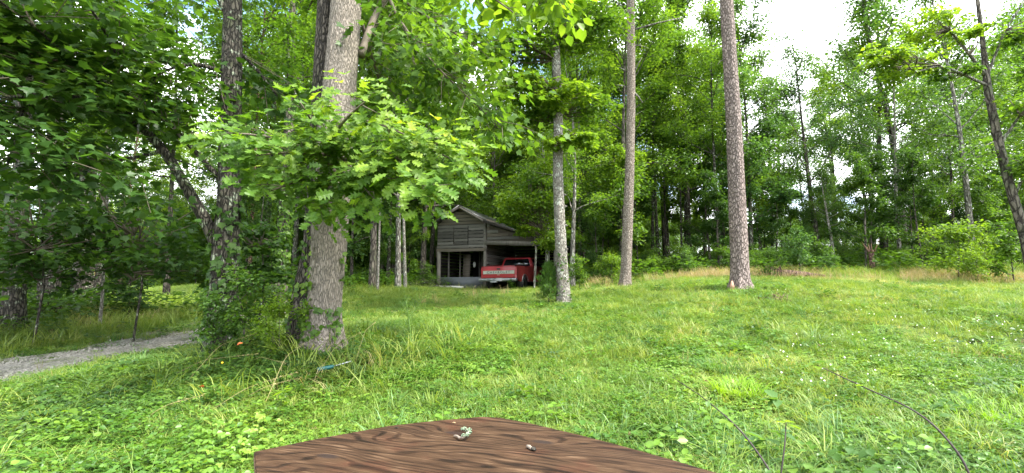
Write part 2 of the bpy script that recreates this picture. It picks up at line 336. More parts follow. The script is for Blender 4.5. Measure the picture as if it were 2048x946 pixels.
def gravelmat():
    m, nt = newmat('gravel_track'); L = nt.links.new
    o = N(nt, 'ShaderNodeOutputMaterial'); p = N(nt, 'ShaderNodeBsdfPrincipled'); L(p.outputs[0], o.inputs[0]); p.inputs['Roughness'].default_value = .95
    g = N(nt, 'ShaderNodeNewGeometry')
    v = N(nt, 'ShaderNodeTexVoronoi'); v.inputs['Scale'].default_value = 30; L(g.outputs['Position'], v.inputs['Vector'])
    n1 = N(nt, 'ShaderNodeTexNoise'); n1.inputs['Scale'].default_value = 1.6; n1.inputs['Detail'].default_value = 6; L(g.outputs['Position'], n1.inputs['Vector'])
    r = ramp(nt, [(.1, (.10, .092, .072)), (.5, (.20, .185, .148)), (.9, (.31, .29, .24))]); L(v.outputs['Color'], r.inputs[0])
    r2 = ramp(nt, [(.52, (1, 1, 1)), (.68, (.42, .5, .25))]); L(n1.outputs['Fac'], r2.inputs[0])
    mm = N(nt, 'ShaderNodeMix', data_type='RGBA', blend_type='MULTIPLY'); mm.inputs[0].default_value = 1; L(r.outputs[0], mm.inputs[6]); L(r2.outputs[0], mm.inputs[7])
    L(mm.outputs[2], p.inputs['Base Color'])
    b = N(nt, 'ShaderNodeBump'); b.inputs['Strength'].default_value = .9; b.inputs['Distance'].default_value = .03; L(v.outputs['Distance'], b.inputs['Height']); L(b.outputs[0], p.inputs['Normal'])
    return m
M['gravel'] = gravelmat()
M['stone'] = solid('stone', (.24, .225, .185), .9, noise=.3, nscale=30)

# forest mask: 1 inside the wood, 0 on the open lawn
EDGE = np.array([(-200, 3.5), (-9.5, 3.5), (-9.5, 11), (-6.5, 15), (-5.5, 19), (-4.4, 25), (2.4, 25), (3.2, 20), (4, 18.5), (6, 18), (8.5, 17.5), (10.5, 17), (14, 17.5), (18, 18), (22, 19), (60, 24), (200, 40)], float)
def clearing(x, y):
    """the sunny grassy opening beyond the track on the left"""
    return (y > 13.5) & (y < 40) & (x / np.maximum(y, 1) > -1.3) & (x / np.maximum(y, 1) < -.62) & (x < -9.3)
def forest(x, y):
    e = np.interp(x, EDGE[:, 0], EDGE[:, 1])
    return np.clip((y - e + 1) / 2.0, 0, 1) * (1 - clearing(x, y))

# ------------------------------------------------------------------ ground sheet
def build_ground():
    def axis(lim):
        a = [0.0]; st = .16
        while a[-1] < lim:
            a.append(a[-1] + st); st *= 1.045
        return np.array(a)
    ax = axis(600); xs = np.concatenate([-ax[:0:-1], ax]); ys = xs + 4
    X, Y = np.meshgrid(xs, ys); Z = hgt(X, Y); n, k = X.shape
    i = np.arange(n - 1)[:, None] * k; j = np.arange(k - 1)[None]
    Q = np.stack([i + j, i + j + 1, i + k + j + 1, i + k + j], -1).reshape(-1, 4)
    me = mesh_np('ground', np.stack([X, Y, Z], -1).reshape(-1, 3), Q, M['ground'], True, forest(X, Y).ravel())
    tag(link('ground', me), 'grassy ground rising gently from the table to the wood', None, kind='structure')
build_ground()
ROAD = np.array([(-8.1, -14), (-7.75, -4), (-7.5, 3), (-7.35, 6.5), (-7.1, 8.5), (-6.85, 11), (-6.9, 14), (-7.6, 18), (-9.5, 24), (-12, 32), (-14, 45)], float)
def road_c(y): return np.interp(y, ROAD[:, 1], ROAD[:, 0])
def build_road():
    y = np.arange(-14, 44, .18); c = road_c(y); g = rs(3)
    nx = 14; u = np.linspace(-1, 1, nx)
    w = 1.30 + .14 * np.sin(y * 1.3) + .08 * np.sin(y * 3.7 + 1); w2 = 1.2 + .16 * np.sin(y * 1.7 + 2) + .06 * np.sin(y * 4.1)
    ww = np.where(u[None] < 0, w[:, None], w2[:, None])
    X = c[:, None] + u[None] * ww; Y = np.repeat(y[:, None], nx, 1)
    Z = hgt(X, Y) + .02 - .015 * np.cos((np.abs(u)[None] - .5) * 6) * (np.abs(u)[None] < .98); Z[:, 0] -= .03; Z[:, -1] -= .03
    n, k = X.shape; i = np.arange(n - 1)[:, None] * k; j = np.arange(k - 1)[None]
    Q = np.stack([i + j, i + j + 1, i + k + j + 1, i + k + j], -1).reshape(-1, 4)
    tag(link('road', mesh_np('road', np.stack([X, Y, Z], -1).reshape(-1, 3), Q, M['gravel'], True)), 'narrow pale gravel track under the trees on the left', None, kind='structure')
build_road()

# ------------------------------------------------------------------ scattering (countless small things)
SRC = {}
def src_collection(name, meshes):
    c = bpy.data.collections.new(name)
    for m in meshes:
        c.objects.link(bpy.data.objects.new(m.name, m))
    return c
def scatter(name, pts, rot, scl, coll, label, cat, mesh_mats):
    me = bpy.data.meshes.new(name); me.vertices.add(len(pts)); me.vertices.foreach_set('co', np.asarray(pts, np.float32).ravel())
    for an, dt, arr, key in (('rot', 'FLOAT_VECTOR', rot, 'vector'), ('scl', 'FLOAT_VECTOR', scl, 'vector')):
        a = me.attributes.new(an, dt, 'POINT'); a.data.foreach_set(key, np.asarray(arr, np.float32).ravel())
    me.update()
    for mm in mesh_mats: me.materials.append(mm)
    o = link(name, me); tag(o, label, cat, kind='stuff')
    ng = bpy.data.node_groups.new(name, 'GeometryNodeTree'); ng.interface.new_socket('Geometry', in_out='INPUT', socket_type='NodeSocketGeometry'); ng.interface.new_socket('Geometry', in_out='OUTPUT', socket_type='NodeSocketGeometry')
    gi = ng.nodes.new('NodeGroupInput'); go = ng.nodes.new('NodeGroupOutput'); ci = ng.nodes.new('GeometryNodeCollectionInfo'); ip = ng.nodes.new('GeometryNodeInstanceOnPoints')
    ci.inputs['Collection'].default_value = coll; ci.inputs['Separate Children'].default_value = True; ci.inputs['Reset Children'].default_value = True
    ip.inputs['Pick Instance'].default_value = True
    ra = ng.nodes.new('GeometryNodeInputNamedAttribute'); ra.data_type = 'FLOAT_VECTOR'; ra.inputs['Name'].default_value = 'rot'
    sa = ng.nodes.new('GeometryNodeInputNamedAttribute'); sa.data_type = 'FLOAT_VECTOR'; sa.inputs['Name'].default_value = 'scl'
    ri = ng.nodes.new('FunctionNodeRandomValue'); ri.data_type = 'INT'; ri.inputs['Min'].default_value = 0; 
    for s_ in ri.inputs:
        if s_.name == 'Max' and s_.type == 'INT': s_.default_value = 97
        if s_.name == 'Min' and s_.type == 'INT': s_.default_value = 0
    lk = ng.links.new
    lk(gi.outputs[0], ip.inputs['Points']); lk(ci.outputs[0], ip.inputs['Instance'])
    lk(ra.outputs[0], ip.inputs['Rotation']); lk(sa.outputs[0], ip.inputs['Scale'])
    lk([q for q in ri.outputs if q.type == 'INT'][0], ip.inputs['Instance Index']); lk(ip.outputs[0], go.inputs[0])
    md = o.modifiers.new('scatter', 'NODES'); md.node_group = ng
    return o
def tuft(name, seed, nb, h, spread, w, bend, mat, seg=3):
    g = rs(seed); mb = MB()
    for i in range(nb):
        a = g.uniform(0, 6.283); r = spread * math.sqrt(g.rand()); b = np.array([r * math.cos(a), r * math.sin(a), -.01])
        a2 = a + g.normal(0, .9); d = np.array([math.cos(a2), math.sin(a2), 0]); hh = h * g.uniform(.55, 1.15); bd = bend * g.uniform(.3, 1.3) * hh
        sd = np.array([-d[1], d[0], 0]) * w * g.uniform(.7, 1.3) / 2
        V = []
        for k in range(seg):
            t = k / seg; c = b + d * bd * t * t + np.array([0, 0, hh * (t - .25 * bend * t * t)]); q = sd * (1 - .55 * t)
            V += [c - q, c + q]
        V.append(b + d * bd + np.array([0, 0, hh * (1 - .35 * bend)]))
        Q = [(2 * k, 2 * k + 1, 2 * k + 3, 2 * k + 2) for k in range(seg - 1)]; mb.add(V, Q, [(2 * seg - 2, 2 * seg - 1, 2 * seg)])
    return mb.mesh(name, mat)
def clover_patch(name, seed, n, rad, size, hmax, mat, tri=True):
    g = rs(seed); C = []; D = []; Nn = []
    for i in range(n):
        a = g.uniform(0, 6.283); r = rad * math.sqrt(g.rand()); z = g.uniform(.25, 1) * hmax; c = np.array([r * math.cos(a), r * math.sin(a), z])
        tilt = np.array([g.normal(0, .28), g.normal(0, .28), 1]); a0 = g.uniform(0, 6.283)
        for k in range(3 if tri else 1):
            b = a0 + k * 2.094; C.append(c); D.append((math.cos(b), math.sin(b), g.normal(-.05, .15))); Nn.append(tilt)
    mb = MB(); leaves(mb, np.array(C), np.array(D), np.array(Nn), g.uniform(.7, 1.2, len(C)) * size, 'oval', g, width=1.45 if tri else 1.5)
    return mb.mesh(name, mat)
def scat_pts(seed, n, r0, r1, th0, th1, p=1.0, dens=None):
    """polar samples round the table, thinning with distance"""
    g = rs(seed); u = g.rand(n)
    q = 2 - p
    r = (r0 ** q + u * (r1 ** q - r0 ** q)) ** (1 / q); th = np.radians(g.uniform(th0, th1, n))
    x = r * np.sin(th); y = r * np.cos(th)
    keep = np.abs(x - road_c(y)) > (np.where(y > 9.6, .55, 1.12) + .16 * np.sin(y * 2.1) + .1 * np.sin(y * 5.7)) * (g.rand(n) > .02) * (1 - .35 * (g.rand(n) < .15))
    # keep clear of the table legs, truck and shed floor
    keep &= ~((x > -4.2) & (x < 2.2) & (y > 24.3) & (y < 31)) & ~(((x - .6) ** 2 < 2.0) & (y > 23) & (y < 27))
    if dens is not None: keep &= g.rand(n) < dens(x, y)
    x, y = x[keep], y[keep]
    return np.stack([x, y, hgt(x, y)], -1), g
def scales(g, n, lo, hi):
    s = g.uniform(lo, hi, n); return np.stack([s, s, s * g.uniform(.8, 1.2, n)], -1)
def rots(g, n, tilt=.12):
    return np.stack([g.normal(0, tilt, n), g.normal(0, tilt, n), g.uniform(0, 6.283, n)], -1)
def fnoise(x, y, s, ph=0):
    return .5 + .25 * (np.sin(x * s + ph + 1.7 * np.sin(y * s * .63 + ph)) + np.sin(y * s * 1.13 + 2 * ph + 1.3 * np.sin(x * s * .81)))
cg = src_collection('grass_tufts', [tuft('grass_tuft', i, 18, .17, .09, .005, .9, M['grass']) for i in range(5)])
cg2 = src_collection('cool_grass_tufts', [tuft('cool_tuft', 20 + i, 14, .17, .09, .007, 1.1, M['grass_cool']) for i in range(4)])
cc = src_collection('clover_patches', [clover_patch('clover_leaves', 40 + i, 20, .13, .021, .075, M['clover']) for i in range(5)])
ci_ = src_collection('ivy_patches', [clover_patch('ivy_leaves', 50 + i, 20, .17, [.022, .034, .027, .042, .018][i], .17, M['clover'], tri=i % 2 == 0) for i in range(5)])
cs = src_collection('straw_tufts', [tuft('straw_tuft', 60 + i, 14, .42, .10, .006, .5, M['straw']) for i in range(4)])
leftm = lambda x, y: np.clip((-.15 - x / np.maximum(y, .5)) * 6, 0, 1)          # left side of the view, shaded ground cover
pts, g = scat_pts(1, 95000, 1.5, 27, -60, 60, 1.15, lambda x, y: (.35 + .65 * (fnoise(x, y, .9) > .38)) * np.where(fnoise(x, y, 1.15, 12.0) > .86, .18, 1) - .0 * leftm(x, y) - .55 * forest(x, y))
scatter('grass', pts, rots(g, len(pts)), scales(g, len(pts), .45, 1.0) * (1 + .1 * np.hypot(pts[:, 0], pts[:, 1])[:, None] / 5), cg, 'short bright green grass of the sloping lawn', 'grass', [M['grass']])
pts, g = scat_pts(2, 30000, 1.6, 20, -55, 60, 1.15, lambda x, y: (fnoise(x, y, 1.1, 2.0) > .55) * (1 - .8 * forest(x, y)) * .9)
scatter('blue_green_grass', pts, rots(g, len(pts)), scales(g, len(pts), .5, 1.15), cg2, 'patches of cooler blue green grass in the lawn', 'grass', [M['grass_cool']])
pts, g = scat_pts(4, 52000, 1.5, 16, -60, 60, 1.2, lambda x, y: np.clip(.35 + .5 * (fnoise(x, y, 1.7, 5.0) > .45) + .05 * leftm(x, y) - .25 * (np.hypot(x, y) > 9), 0, 1) * (1 - .7 * forest(x, y)))
scatter('clover', pts, rots(g, len(pts), .15), scales(g, len(pts), .6, 1.3), cc, 'low clover and small round leaved weeds among the grass', 'clover', [M['clover']])
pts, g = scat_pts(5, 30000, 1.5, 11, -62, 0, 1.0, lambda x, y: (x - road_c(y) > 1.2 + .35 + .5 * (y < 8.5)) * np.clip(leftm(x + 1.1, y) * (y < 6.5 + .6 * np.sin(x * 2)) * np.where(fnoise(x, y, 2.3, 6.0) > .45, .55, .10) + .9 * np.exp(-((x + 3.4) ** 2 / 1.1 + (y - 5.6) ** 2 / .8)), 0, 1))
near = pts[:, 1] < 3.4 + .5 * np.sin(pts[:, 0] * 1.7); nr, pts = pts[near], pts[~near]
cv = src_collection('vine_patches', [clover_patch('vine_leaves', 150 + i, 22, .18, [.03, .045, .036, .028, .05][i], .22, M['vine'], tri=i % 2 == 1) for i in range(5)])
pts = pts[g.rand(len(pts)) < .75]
scatter('shade_toned_vines', pts, rots(g, len(pts), .2), scales(g, len(pts), .5, 1.0) * np.array([1, 1, .75]), cv, 'dark leaved vines with painted-in shade sprawling round the feet of the left trees', 'vines', [M['vine']])
pts = nr[::2]
scatter('ground_ivy', pts, rots(g, len(pts), .2), scales(g, len(pts), .6, 1.25), ci_, 'broad leaved vine ground cover in the shade on the left', 'ground cover', [M['clover']])
def straw_d(x, y):
    e = np.interp(x, EDGE[:, 0], EDGE[:, 1]); a = np.exp(-((y - e + 1.6) / 1.5) ** 2) * (x > 3.2) * (fnoise(x, y, .8, 1.0) > .33) * 1.0
    b = .03 * (y < 16) * (fnoise(x, y, 1.3, 3.0) > .55)
    return np.clip(a + b, 0, 1)
pts, g = scat_pts(6, 40000, 4, 24, -58, 62, .9, straw_d)
scatter('dry_grass', pts, rots(g, len(pts)), scales(g, len(pts), .6, 1.25) * np.where(pts[:, 1:2] < 13, .45, 1), cs, 'tall tan seeding grass along the edge of the wood', 'dry grass', [M['straw']])
# taller green weeds at the woodland edge and verge
ct = src_collection('tall_tufts', [tuft('tall_tuft', 70 + i, 16, .42, .14, .011, .9, M['grass']) for i in range(4)])
def tall_d(x, y):
    e = np.interp(x, EDGE[:, 0], EDGE[:, 1]); return np.clip(np.exp(-((y - e + .2) / 1.5) ** 2) * np.where(fnoise(x, y, 1.3, 13.0) > .4, .95, .3) + .35 * (x < -8.6) * (y < 16) + .10 * forest(x, y) + .16 * (np.hypot(x + 2.4, y - 6) < 2.0), 0, 1)
pts, g = scat_pts(7, 36000, 2.6, 30, -62, 62, .85, tall_d)
scatter('tall_grass', pts, rots(g, len(pts)), scales(g, len(pts), .5, 1.2), ct, 'tall green grass and weeds where lawn meets wood', 'tall grass', [M['grass']])
# leafy understory weeds in the wood
cu = src_collection('weed_clumps', [clover_patch('weed_leaves', 80 + i, 60, .42, .11, .55, M['leaf_forest'], tri=False) for i in range(4)])
pts, g = scat_pts(8, 9000, 9, 46, -62, 62, .6, lambda x, y: np.clip(forest(x, y) * np.where(fnoise(x, y, .7, 4.0) > .35, .9, .3), 0, 1) * (1 - .93 * clearing(x, y)))
scatter('undergrowth', pts, rots(g, len(pts), .1), scales(g, len(pts), .6, 1.5), cu, 'leafy green undergrowth covering the woodland floor', 'undergrowth', [M['leaf_forest']])
# gravel stones
def stone_mesh(name, seed):
    bm = bmesh.new(); bmesh.ops.create_icosphere(bm, subdivisions=1, radius=.03); g = rs(seed)
    for v in bm.verts: v.co *= g.uniform(.7, 1.2); v.co.z *= .6
    me = bpy.data.meshes.new(name); bm.to_mesh(me); bm.free(); me.materials.append(M['stone']); return me
cst = src_collection('stones', [stone_mesh('stone', i) for i in range(4)])
g = rs(9); yy = g.uniform(3.5, 15, 7000); xx = road_c(yy) + g.normal(0, .6, 7000); pts = np.stack([xx, yy, hgt(xx, yy) + .012], -1)
scatter('gravel', pts, rots(g, 7000, 1), scales(g, 7000, .25, 1.0), cst, 'loose pale stones lying on the gravel track', 'gravel', [M['stone']])
# white clover flowers
def flower(name, col):
    bm = bmesh.new(); bmesh.ops.create_icosphere(bm, subdivisions=1, radius=.008, matrix=Matrix.Translation((0, 0, .11)))
    me = bpy.data.meshes.new(name); bm.to_mesh(me); bm.free(); me.materials.append(col); return me
M['petal'] = solid('petal', (.75, .76, .66), .7); M['yellow'] = solid('yellow_petal', (.8, .55, .02), .6)
cf = src_collection('flowers', [flower('clover_flower', M['petal'])])
pts, g = scat_pts(10, 220, 5, 12, 30, 58, .8, lambda x, y: (fnoise(x, y, 1.0, 7.0) > .5) * 1.0)
scatter('clover_flowers', pts, rots(g, len(pts)), scales(g, len(pts), .8, 1.3), cf, 'white clover flowers dotted over the lawn at right', 'flowers', [M['petal']])

# broad leaved weeds, coarse tufts and litter that break up the lawn
cw_ = src_collection('lawn_weeds', [clover_patch('weed_rosette', 170 + i, 22, .13, [.05, .065, .04, .055][i], .13, M[['leaf_cool', 'vine', 'leaf_forest', 'clover'][i]], tri=False) for i in range(4)])
pts, g = scat_pts(11, 2600, 1.7, 17, -55, 60, 1.1, lambda x, y: np.where(fnoise(x, y, 1.4, 8.0) > .58, .8, .10) * (1 - forest(x, y)))
scatter('lawn_weeds', pts, rots(g, len(pts), .15), scales(g, len(pts), .5, 1.35), cw_, 'broad leaved weeds growing through the lawn', 'weeds', [M['leaf_cool']])
cw2 = src_collection('coarse_tufts', [tuft('coarse_tuft', 90 + i, 34, .27, .10, .008, 1.1, M[['grass', 'grass_cool', 'grass', 'grass'][i]], 4) for i in range(4)])
pts, g = scat_pts(12, 2400, 1.8, 20, -58, 60, 1.0, lambda x, y: np.where(fnoise(x, y, 1.9, 9.0) > .6, .9, .16) * (1 - .5 * forest(x, y)))
scatter('coarse_grass', pts, rots(g, len(pts), .15), scales(g, len(pts), .5, 1.15), cw2, 'coarse taller tufts scattered over the uneven lawn', 'grass', [M['grass']])
M['litter'] = leafmat('litter', [(0, (.07, .04, .02)), (.6, (.18, .11, .06)), (1, (.32, .24, .15))], trans=.1, use_attr=False, rough=.9)
cl_ = src_collection('litter', [clover_patch('dead_leaf_litter', 180 + i, 3, .12, .05, .05, M['litter'], tri=False) for i in range(3)])
pts, g = scat_pts(13, 1500, 1.8, 16, -58, 60, 1.0, lambda x, y: np.where(fnoise(x, y, .9, 11.0) > .55, .8, .2))
scatter('leaf_litter', pts, rots(g, len(pts), .3), scales(g, len(pts), .5, 1.1), cl_, 'brown dead leaves scattered in the grass', 'leaf litter', [M['litter']])

ctm = src_collection('meadow_tufts', [tuft('meadow_tuft', 95 + i, 40, .38, .30, .02, .8, M['grass_meadow_sun_toned']) for i in range(3)])
g = rs(14); n = 9000; y = g.uniform(14, 60, n); x = -y * g.uniform(.55, 1.35, n); k = (x < -9.3) & (np.abs(x - road_c(y)) > 1.6); x, y = x[k], y[k]; pts = np.stack([x, y, hgt(x, y)], -1)
scatter('meadow_grass', pts, rots(g, len(pts)), scales(g, len(pts), .6, 1.3), ctm, 'light green meadow grass with painted-in sunlight in the clearing beyond the left trunks', 'meadow grass', [M['grass_meadow_sun_toned']])
# ------------------------------------------------------------------ weathered barn
def woodmat(name, stops, rough=.85, scale=(1.2, 14, 14)):
    m, nt = newmat(name); L = nt.links.new
    o = N(nt, 'ShaderNodeOutputMaterial'); p = N(nt, 'ShaderNodeBsdfPrincipled'); L(p.outputs[0], o.inputs[0]); p.inputs['Roughness'].default_value = rough; p.inputs['Specular IOR Level'].default_value = .25
    t = N(nt, 'ShaderNodeTexCoord'); oi = N(nt, 'ShaderNodeObjectInfo'); mp = N(nt, 'ShaderNodeMapping'); mp.inputs['Scale'].default_value = scale
    L(t.outputs['Object'], mp.inputs[0])
    ad = N(nt, 'ShaderNodeVectorMath', operation='MULTIPLY_ADD'); ad.inputs[1].default_value = (40, 17, 23); L(oi.outputs['Random'], ad.inputs[0]); L(mp.outputs[0], ad.inputs[2])
    nz = N(nt, 'ShaderNodeTexNoise'); nz.inputs['Scale'].default_value = 2; nz.inputs['Detail'].default_value = 6; L(ad.outputs[0], nz.inputs['Vector'])
    a = N(nt, 'ShaderNodeMath', operation='MULTIPLY_ADD'); a.inputs[1].default_value = .45; L(oi.outputs['Random'], a.inputs[0]); 
    b = N(nt, 'ShaderNodeMath', operation='MULTIPLY_ADD'); b.inputs[1].default_value = 1.1; b.inputs[2].default_value = -.25; L(nz.outputs['Fac'], b.inputs[0]); L(b.outputs[0], a.inputs[2])
    r = ramp(nt, stops); L(a.outputs[0], r.inputs[0]); L(r.outputs[0], p.inputs['Base Color'])
    bp = N(nt, 'ShaderNodeBump'); bp.inputs['Strength'].default_value = .5; bp.inputs['Distance'].default_value = .01; L(nz.outputs['Fac'], bp.inputs['Height']); L(bp.outputs[0], p.inputs['Normal'])
    return m
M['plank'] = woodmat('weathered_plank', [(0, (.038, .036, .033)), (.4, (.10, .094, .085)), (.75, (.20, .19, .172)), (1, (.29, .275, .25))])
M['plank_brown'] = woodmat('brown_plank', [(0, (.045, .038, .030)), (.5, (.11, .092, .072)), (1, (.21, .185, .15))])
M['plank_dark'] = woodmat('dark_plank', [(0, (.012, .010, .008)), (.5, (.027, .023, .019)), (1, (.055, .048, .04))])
M['post'] = woodmat('post_wood', [(0, (.07, .064, .056)), (.5, (.15, .138, .12)), (1, (.24, .22, .195))], scale=(10, 10, 1.5))
M['tin'] = solid('roof_tin', (.13, .13, .13), .45, .7, noise=.45, nscale=3)
M['black'] = solid('black_trim_gap_shade', (.012, .012, .012), .6)  # near black, also the painted shadow behind the gable boards
M['panel'] = solid('grey_panel', (.10, .11, .12), .6, noise=.15, nscale=3)
M['white'] = solid('white_board', (.34, .35, .33), .6, noise=.1, nscale=4)
def plank_mesh(name, seed, mat):
    """unit plank: x 0..1, y thickness 0..1, z 0..1; ragged lower edge"""
    g = rs(seed); n = 10; mb = MB(); V = []; Q = []
    ph = g.uniform(0, 6, 3)
    for i in range(n + 1):
        x = i / n; lo = .07 * math.sin(x * 7 + ph[0]) + .06 * math.sin(x * 17 + ph[1]) + g.normal(0, .03); hi = 1 + .02 * math.sin(x * 7 + ph[2])
        V += [(x, 0, lo), (x, 1, lo), (x, 1, hi), (x, 0, hi)]
    for i in range(n):
        b = 4 * i
        for k in range(4):
            Q.append((b + k, b + (k + 1) % 4, b + 4 + (k + 1) % 4, b + 4 + k))
    Q += [(0, 3, 2, 1), (4 * n, 4 * n + 1, 4 * n + 2, 4 * n + 3)]
    return mb.add(V, [q[::-1] for q in Q]).mesh(name, mat)
PLK = {k: [plank_mesh('plank', 100 + i, M[k]) for i in range(4)] for k in ('plank', 'plank_brown', 'plank_dark', 'white')}
BYAW = -R(17.5)
barn_base = np.array([-1.44, 24.0])
bz = h1(-2.5, 24.5) - .02
barn = empty('barn', (barn_base[0], barn_base[1], bz), 'weathered grey plank barn with an open lean-to on its right side', 'barn', rotz=BYAW)
# local frame: x to the right along the front, y going back, corner post of the main bay at the origin
g = rs(77)
def plank(x0, x1, z, y=0.0, h=.18, mat='plank', th=.03, tilt=.13, rz=0.0, parent=barn, slope=0.0, name='plank'):
    o = link(name, PLK[mat][g.randint(4)], parent, (x0, y, z), (tilt + g.normal(0, .015), -slope + g.normal(0, .0025), rz), (x1 - x0, th, h * .80))
    return o
MW, EZ, PZ_, DEP = 2.80, 3.62, 4.42, 5.2      # main bay width, eave height, peak height, depth
def post(x, y, z0, z1, w=.16, mat='post', name='post', parent=barn, rot=(0, 0, 0)):
    mb = MB(); n = 6; zz = np.linspace(z0, z1, n)
    wob = rs(int(abs(x * 100 + y * 31)) % 999).uniform(.92, 1.08, (n, 8))
    mb.tube(np.stack([np.full(n, x), np.full(n, y), zz], -1), w * .56, 8, True, wob)
    return link(name, mb.mesh(name, M[mat]), parent)
def beam(a, b, w, h, mat='post', name='beam', parent=barn):
    a = np.array(a, float); b = np.array(b, float); d = b - a; Ln = np.linalg.norm(d); mb = MB(); mb.box((Ln / 2, 0, 0), (Ln, w, h))
    o = link(name, mb.mesh(name, M[mat]), parent, a); o.rotation_mode = 'QUATERNION'; o.rotation_quaternion = Vector(d).to_track_quat('X', 'Z'); return o
# front gable wall: lapped boards broken by the loft hatch
z = 2.02; k = 0; hx0, hx1 = -1.80, -.96
while z < EZ - .05:
    h = (.20, .17, .19, .18, .20, .17, .18, .19, .18)[k % 9]
    if k == 0: plank(-MW - .05, .02, z, -.05, h, 'plank_brown', .035)
    elif k == 1: plank(-MW - .03, hx1 + .02, z, -.03, h); plank(hx1 + .03, .03, z + .02, -.03, h)
    elif k <= 6:
        plank(-MW, hx0 - .01, z + g.normal(0, .008), -.03, h); plank(hx0 + .01, hx1 - .01, z - .02 + g.normal(0, .008), -.045, h); plank(hx1 + .01, .02, z + .012 + g.normal(0, .008), -.03, h)
    else: plank(-MW, .02, z, -.03, h, 'plank_brown' if k == 8 else 'plank')
    z += h * 1.0; k += 1
while z < PZ_ - .08:                                   # triangle of the gable
    t = (z + .08 - EZ) / (PZ_ - EZ); t = max(0, t); xa = -MW + t * MW / 2; xb = -t * MW / 2
    plank(xa + .02, xb - .02, z, -.03, .19, 'plank_brown'); z += .185
for xx in (hx0, hx1): beam((xx, -.075, 2.42), (xx, -.075, 3.40), .02, .035, 'plank_dark', 'hatch_batten')
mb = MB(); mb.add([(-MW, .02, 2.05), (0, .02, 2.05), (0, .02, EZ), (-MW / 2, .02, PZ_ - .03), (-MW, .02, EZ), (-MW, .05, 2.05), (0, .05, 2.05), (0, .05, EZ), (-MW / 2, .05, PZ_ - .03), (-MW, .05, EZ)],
                  [(0, 1, 2, 4), (5, 9, 7, 6)], [(4, 2, 3), (9, 8, 7)]); link('gable_gap_shade', mb.mesh('gable_gap_shade', M['black']), barn)  # black sheet that paints the lap shadows between the gable boards
post(-MW + .06, .05, -.2, 2.1, .21); post(-.02, .05, -.2, 3.6, .17)
beam((-MW, .12, 2.12), (0, .12, 2.12), .1, .18, 'post', 'lintel')
# studs and boards inside the open bay
for xx, yy in ((-2.55, .9), (-2.15, 1.6), (-1.1, 2.4), (-.75, 2.2), (-.42, 1.2), (-1.5, 3.0)): post(xx, yy, 0, 2.4, .10, 'post', 'stud')
for i in range(11):
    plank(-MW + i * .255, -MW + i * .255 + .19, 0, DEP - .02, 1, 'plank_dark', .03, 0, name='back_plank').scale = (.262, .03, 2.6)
o = link('stored_door', MB().box((0, 0, .95), (.42, .04, 1.9)).mesh('stored_door', M['plank_brown']), barn, (-1.6, 1.2, .05), (-.08, 0, .1))
o = link('hanging_saw_plate', MB().tube([(0, 0, 0), (0, .01, 0)], .1, 16, True).mesh('hanging_saw_plate', M['white']), barn, (-1.02, 1.0, 1.34)); o.scale = (.8, 1, 1.6); o.rotation_euler = (0, 0, 0)
mb = MB(); mb.box((-MW / 2 - .1, .10, .34), (MW - .12, .04, .60)); link('grey_lower_panel', mb.mesh('grey_lower_panel', M['panel']), barn)
# left wall and the wall between bay and lean-to
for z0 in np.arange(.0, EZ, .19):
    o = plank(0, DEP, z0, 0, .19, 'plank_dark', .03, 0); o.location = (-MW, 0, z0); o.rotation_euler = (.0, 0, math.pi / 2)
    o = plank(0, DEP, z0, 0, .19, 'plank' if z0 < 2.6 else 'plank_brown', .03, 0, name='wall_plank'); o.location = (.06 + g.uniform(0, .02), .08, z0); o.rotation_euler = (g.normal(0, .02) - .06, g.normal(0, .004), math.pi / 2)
# lean-to: rake, infill boards, header, rear and right walls
LW = 3.9
def rake(x): return EZ - .12 - .315 * x
mb = MB(); mb.add([(.1, .06, 2.4), (LW, .06, 2.3), (LW, .06, rake(LW) - .02), (.1, .06, rake(.1) - .02)], [(0, 1, 2, 3)]); link('infill_backing', mb.mesh('infill_backing', M['plank_brown']), barn)
for i, z0 in enumerate((2.62, 2.80, 2.98, 3.16, 3.34)):
    x1 = max(.25, (EZ - .22 - z0 - .19) / .315)
    plank(.12, min(LW, x1), z0, -.01 - .002 * i, .19, 'plank_brown' if i % 2 else 'plank', .03, .05, slope=-.0)
beam((.0, -.04, 2.47), (LW, -.04, 2.28), .07, .22, 'post', 'header_beam')
beam((.06, -.03, 2.30), (.06, -.03, 2.05), .06, .10, 'post', 'bracket')
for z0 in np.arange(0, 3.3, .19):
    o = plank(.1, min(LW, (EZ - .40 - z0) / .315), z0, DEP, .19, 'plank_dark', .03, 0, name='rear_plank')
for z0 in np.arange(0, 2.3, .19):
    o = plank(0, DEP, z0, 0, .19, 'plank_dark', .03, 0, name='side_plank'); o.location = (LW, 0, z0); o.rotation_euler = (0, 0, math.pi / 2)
post(LW - .08, .02, -.2, 2.4, .16)
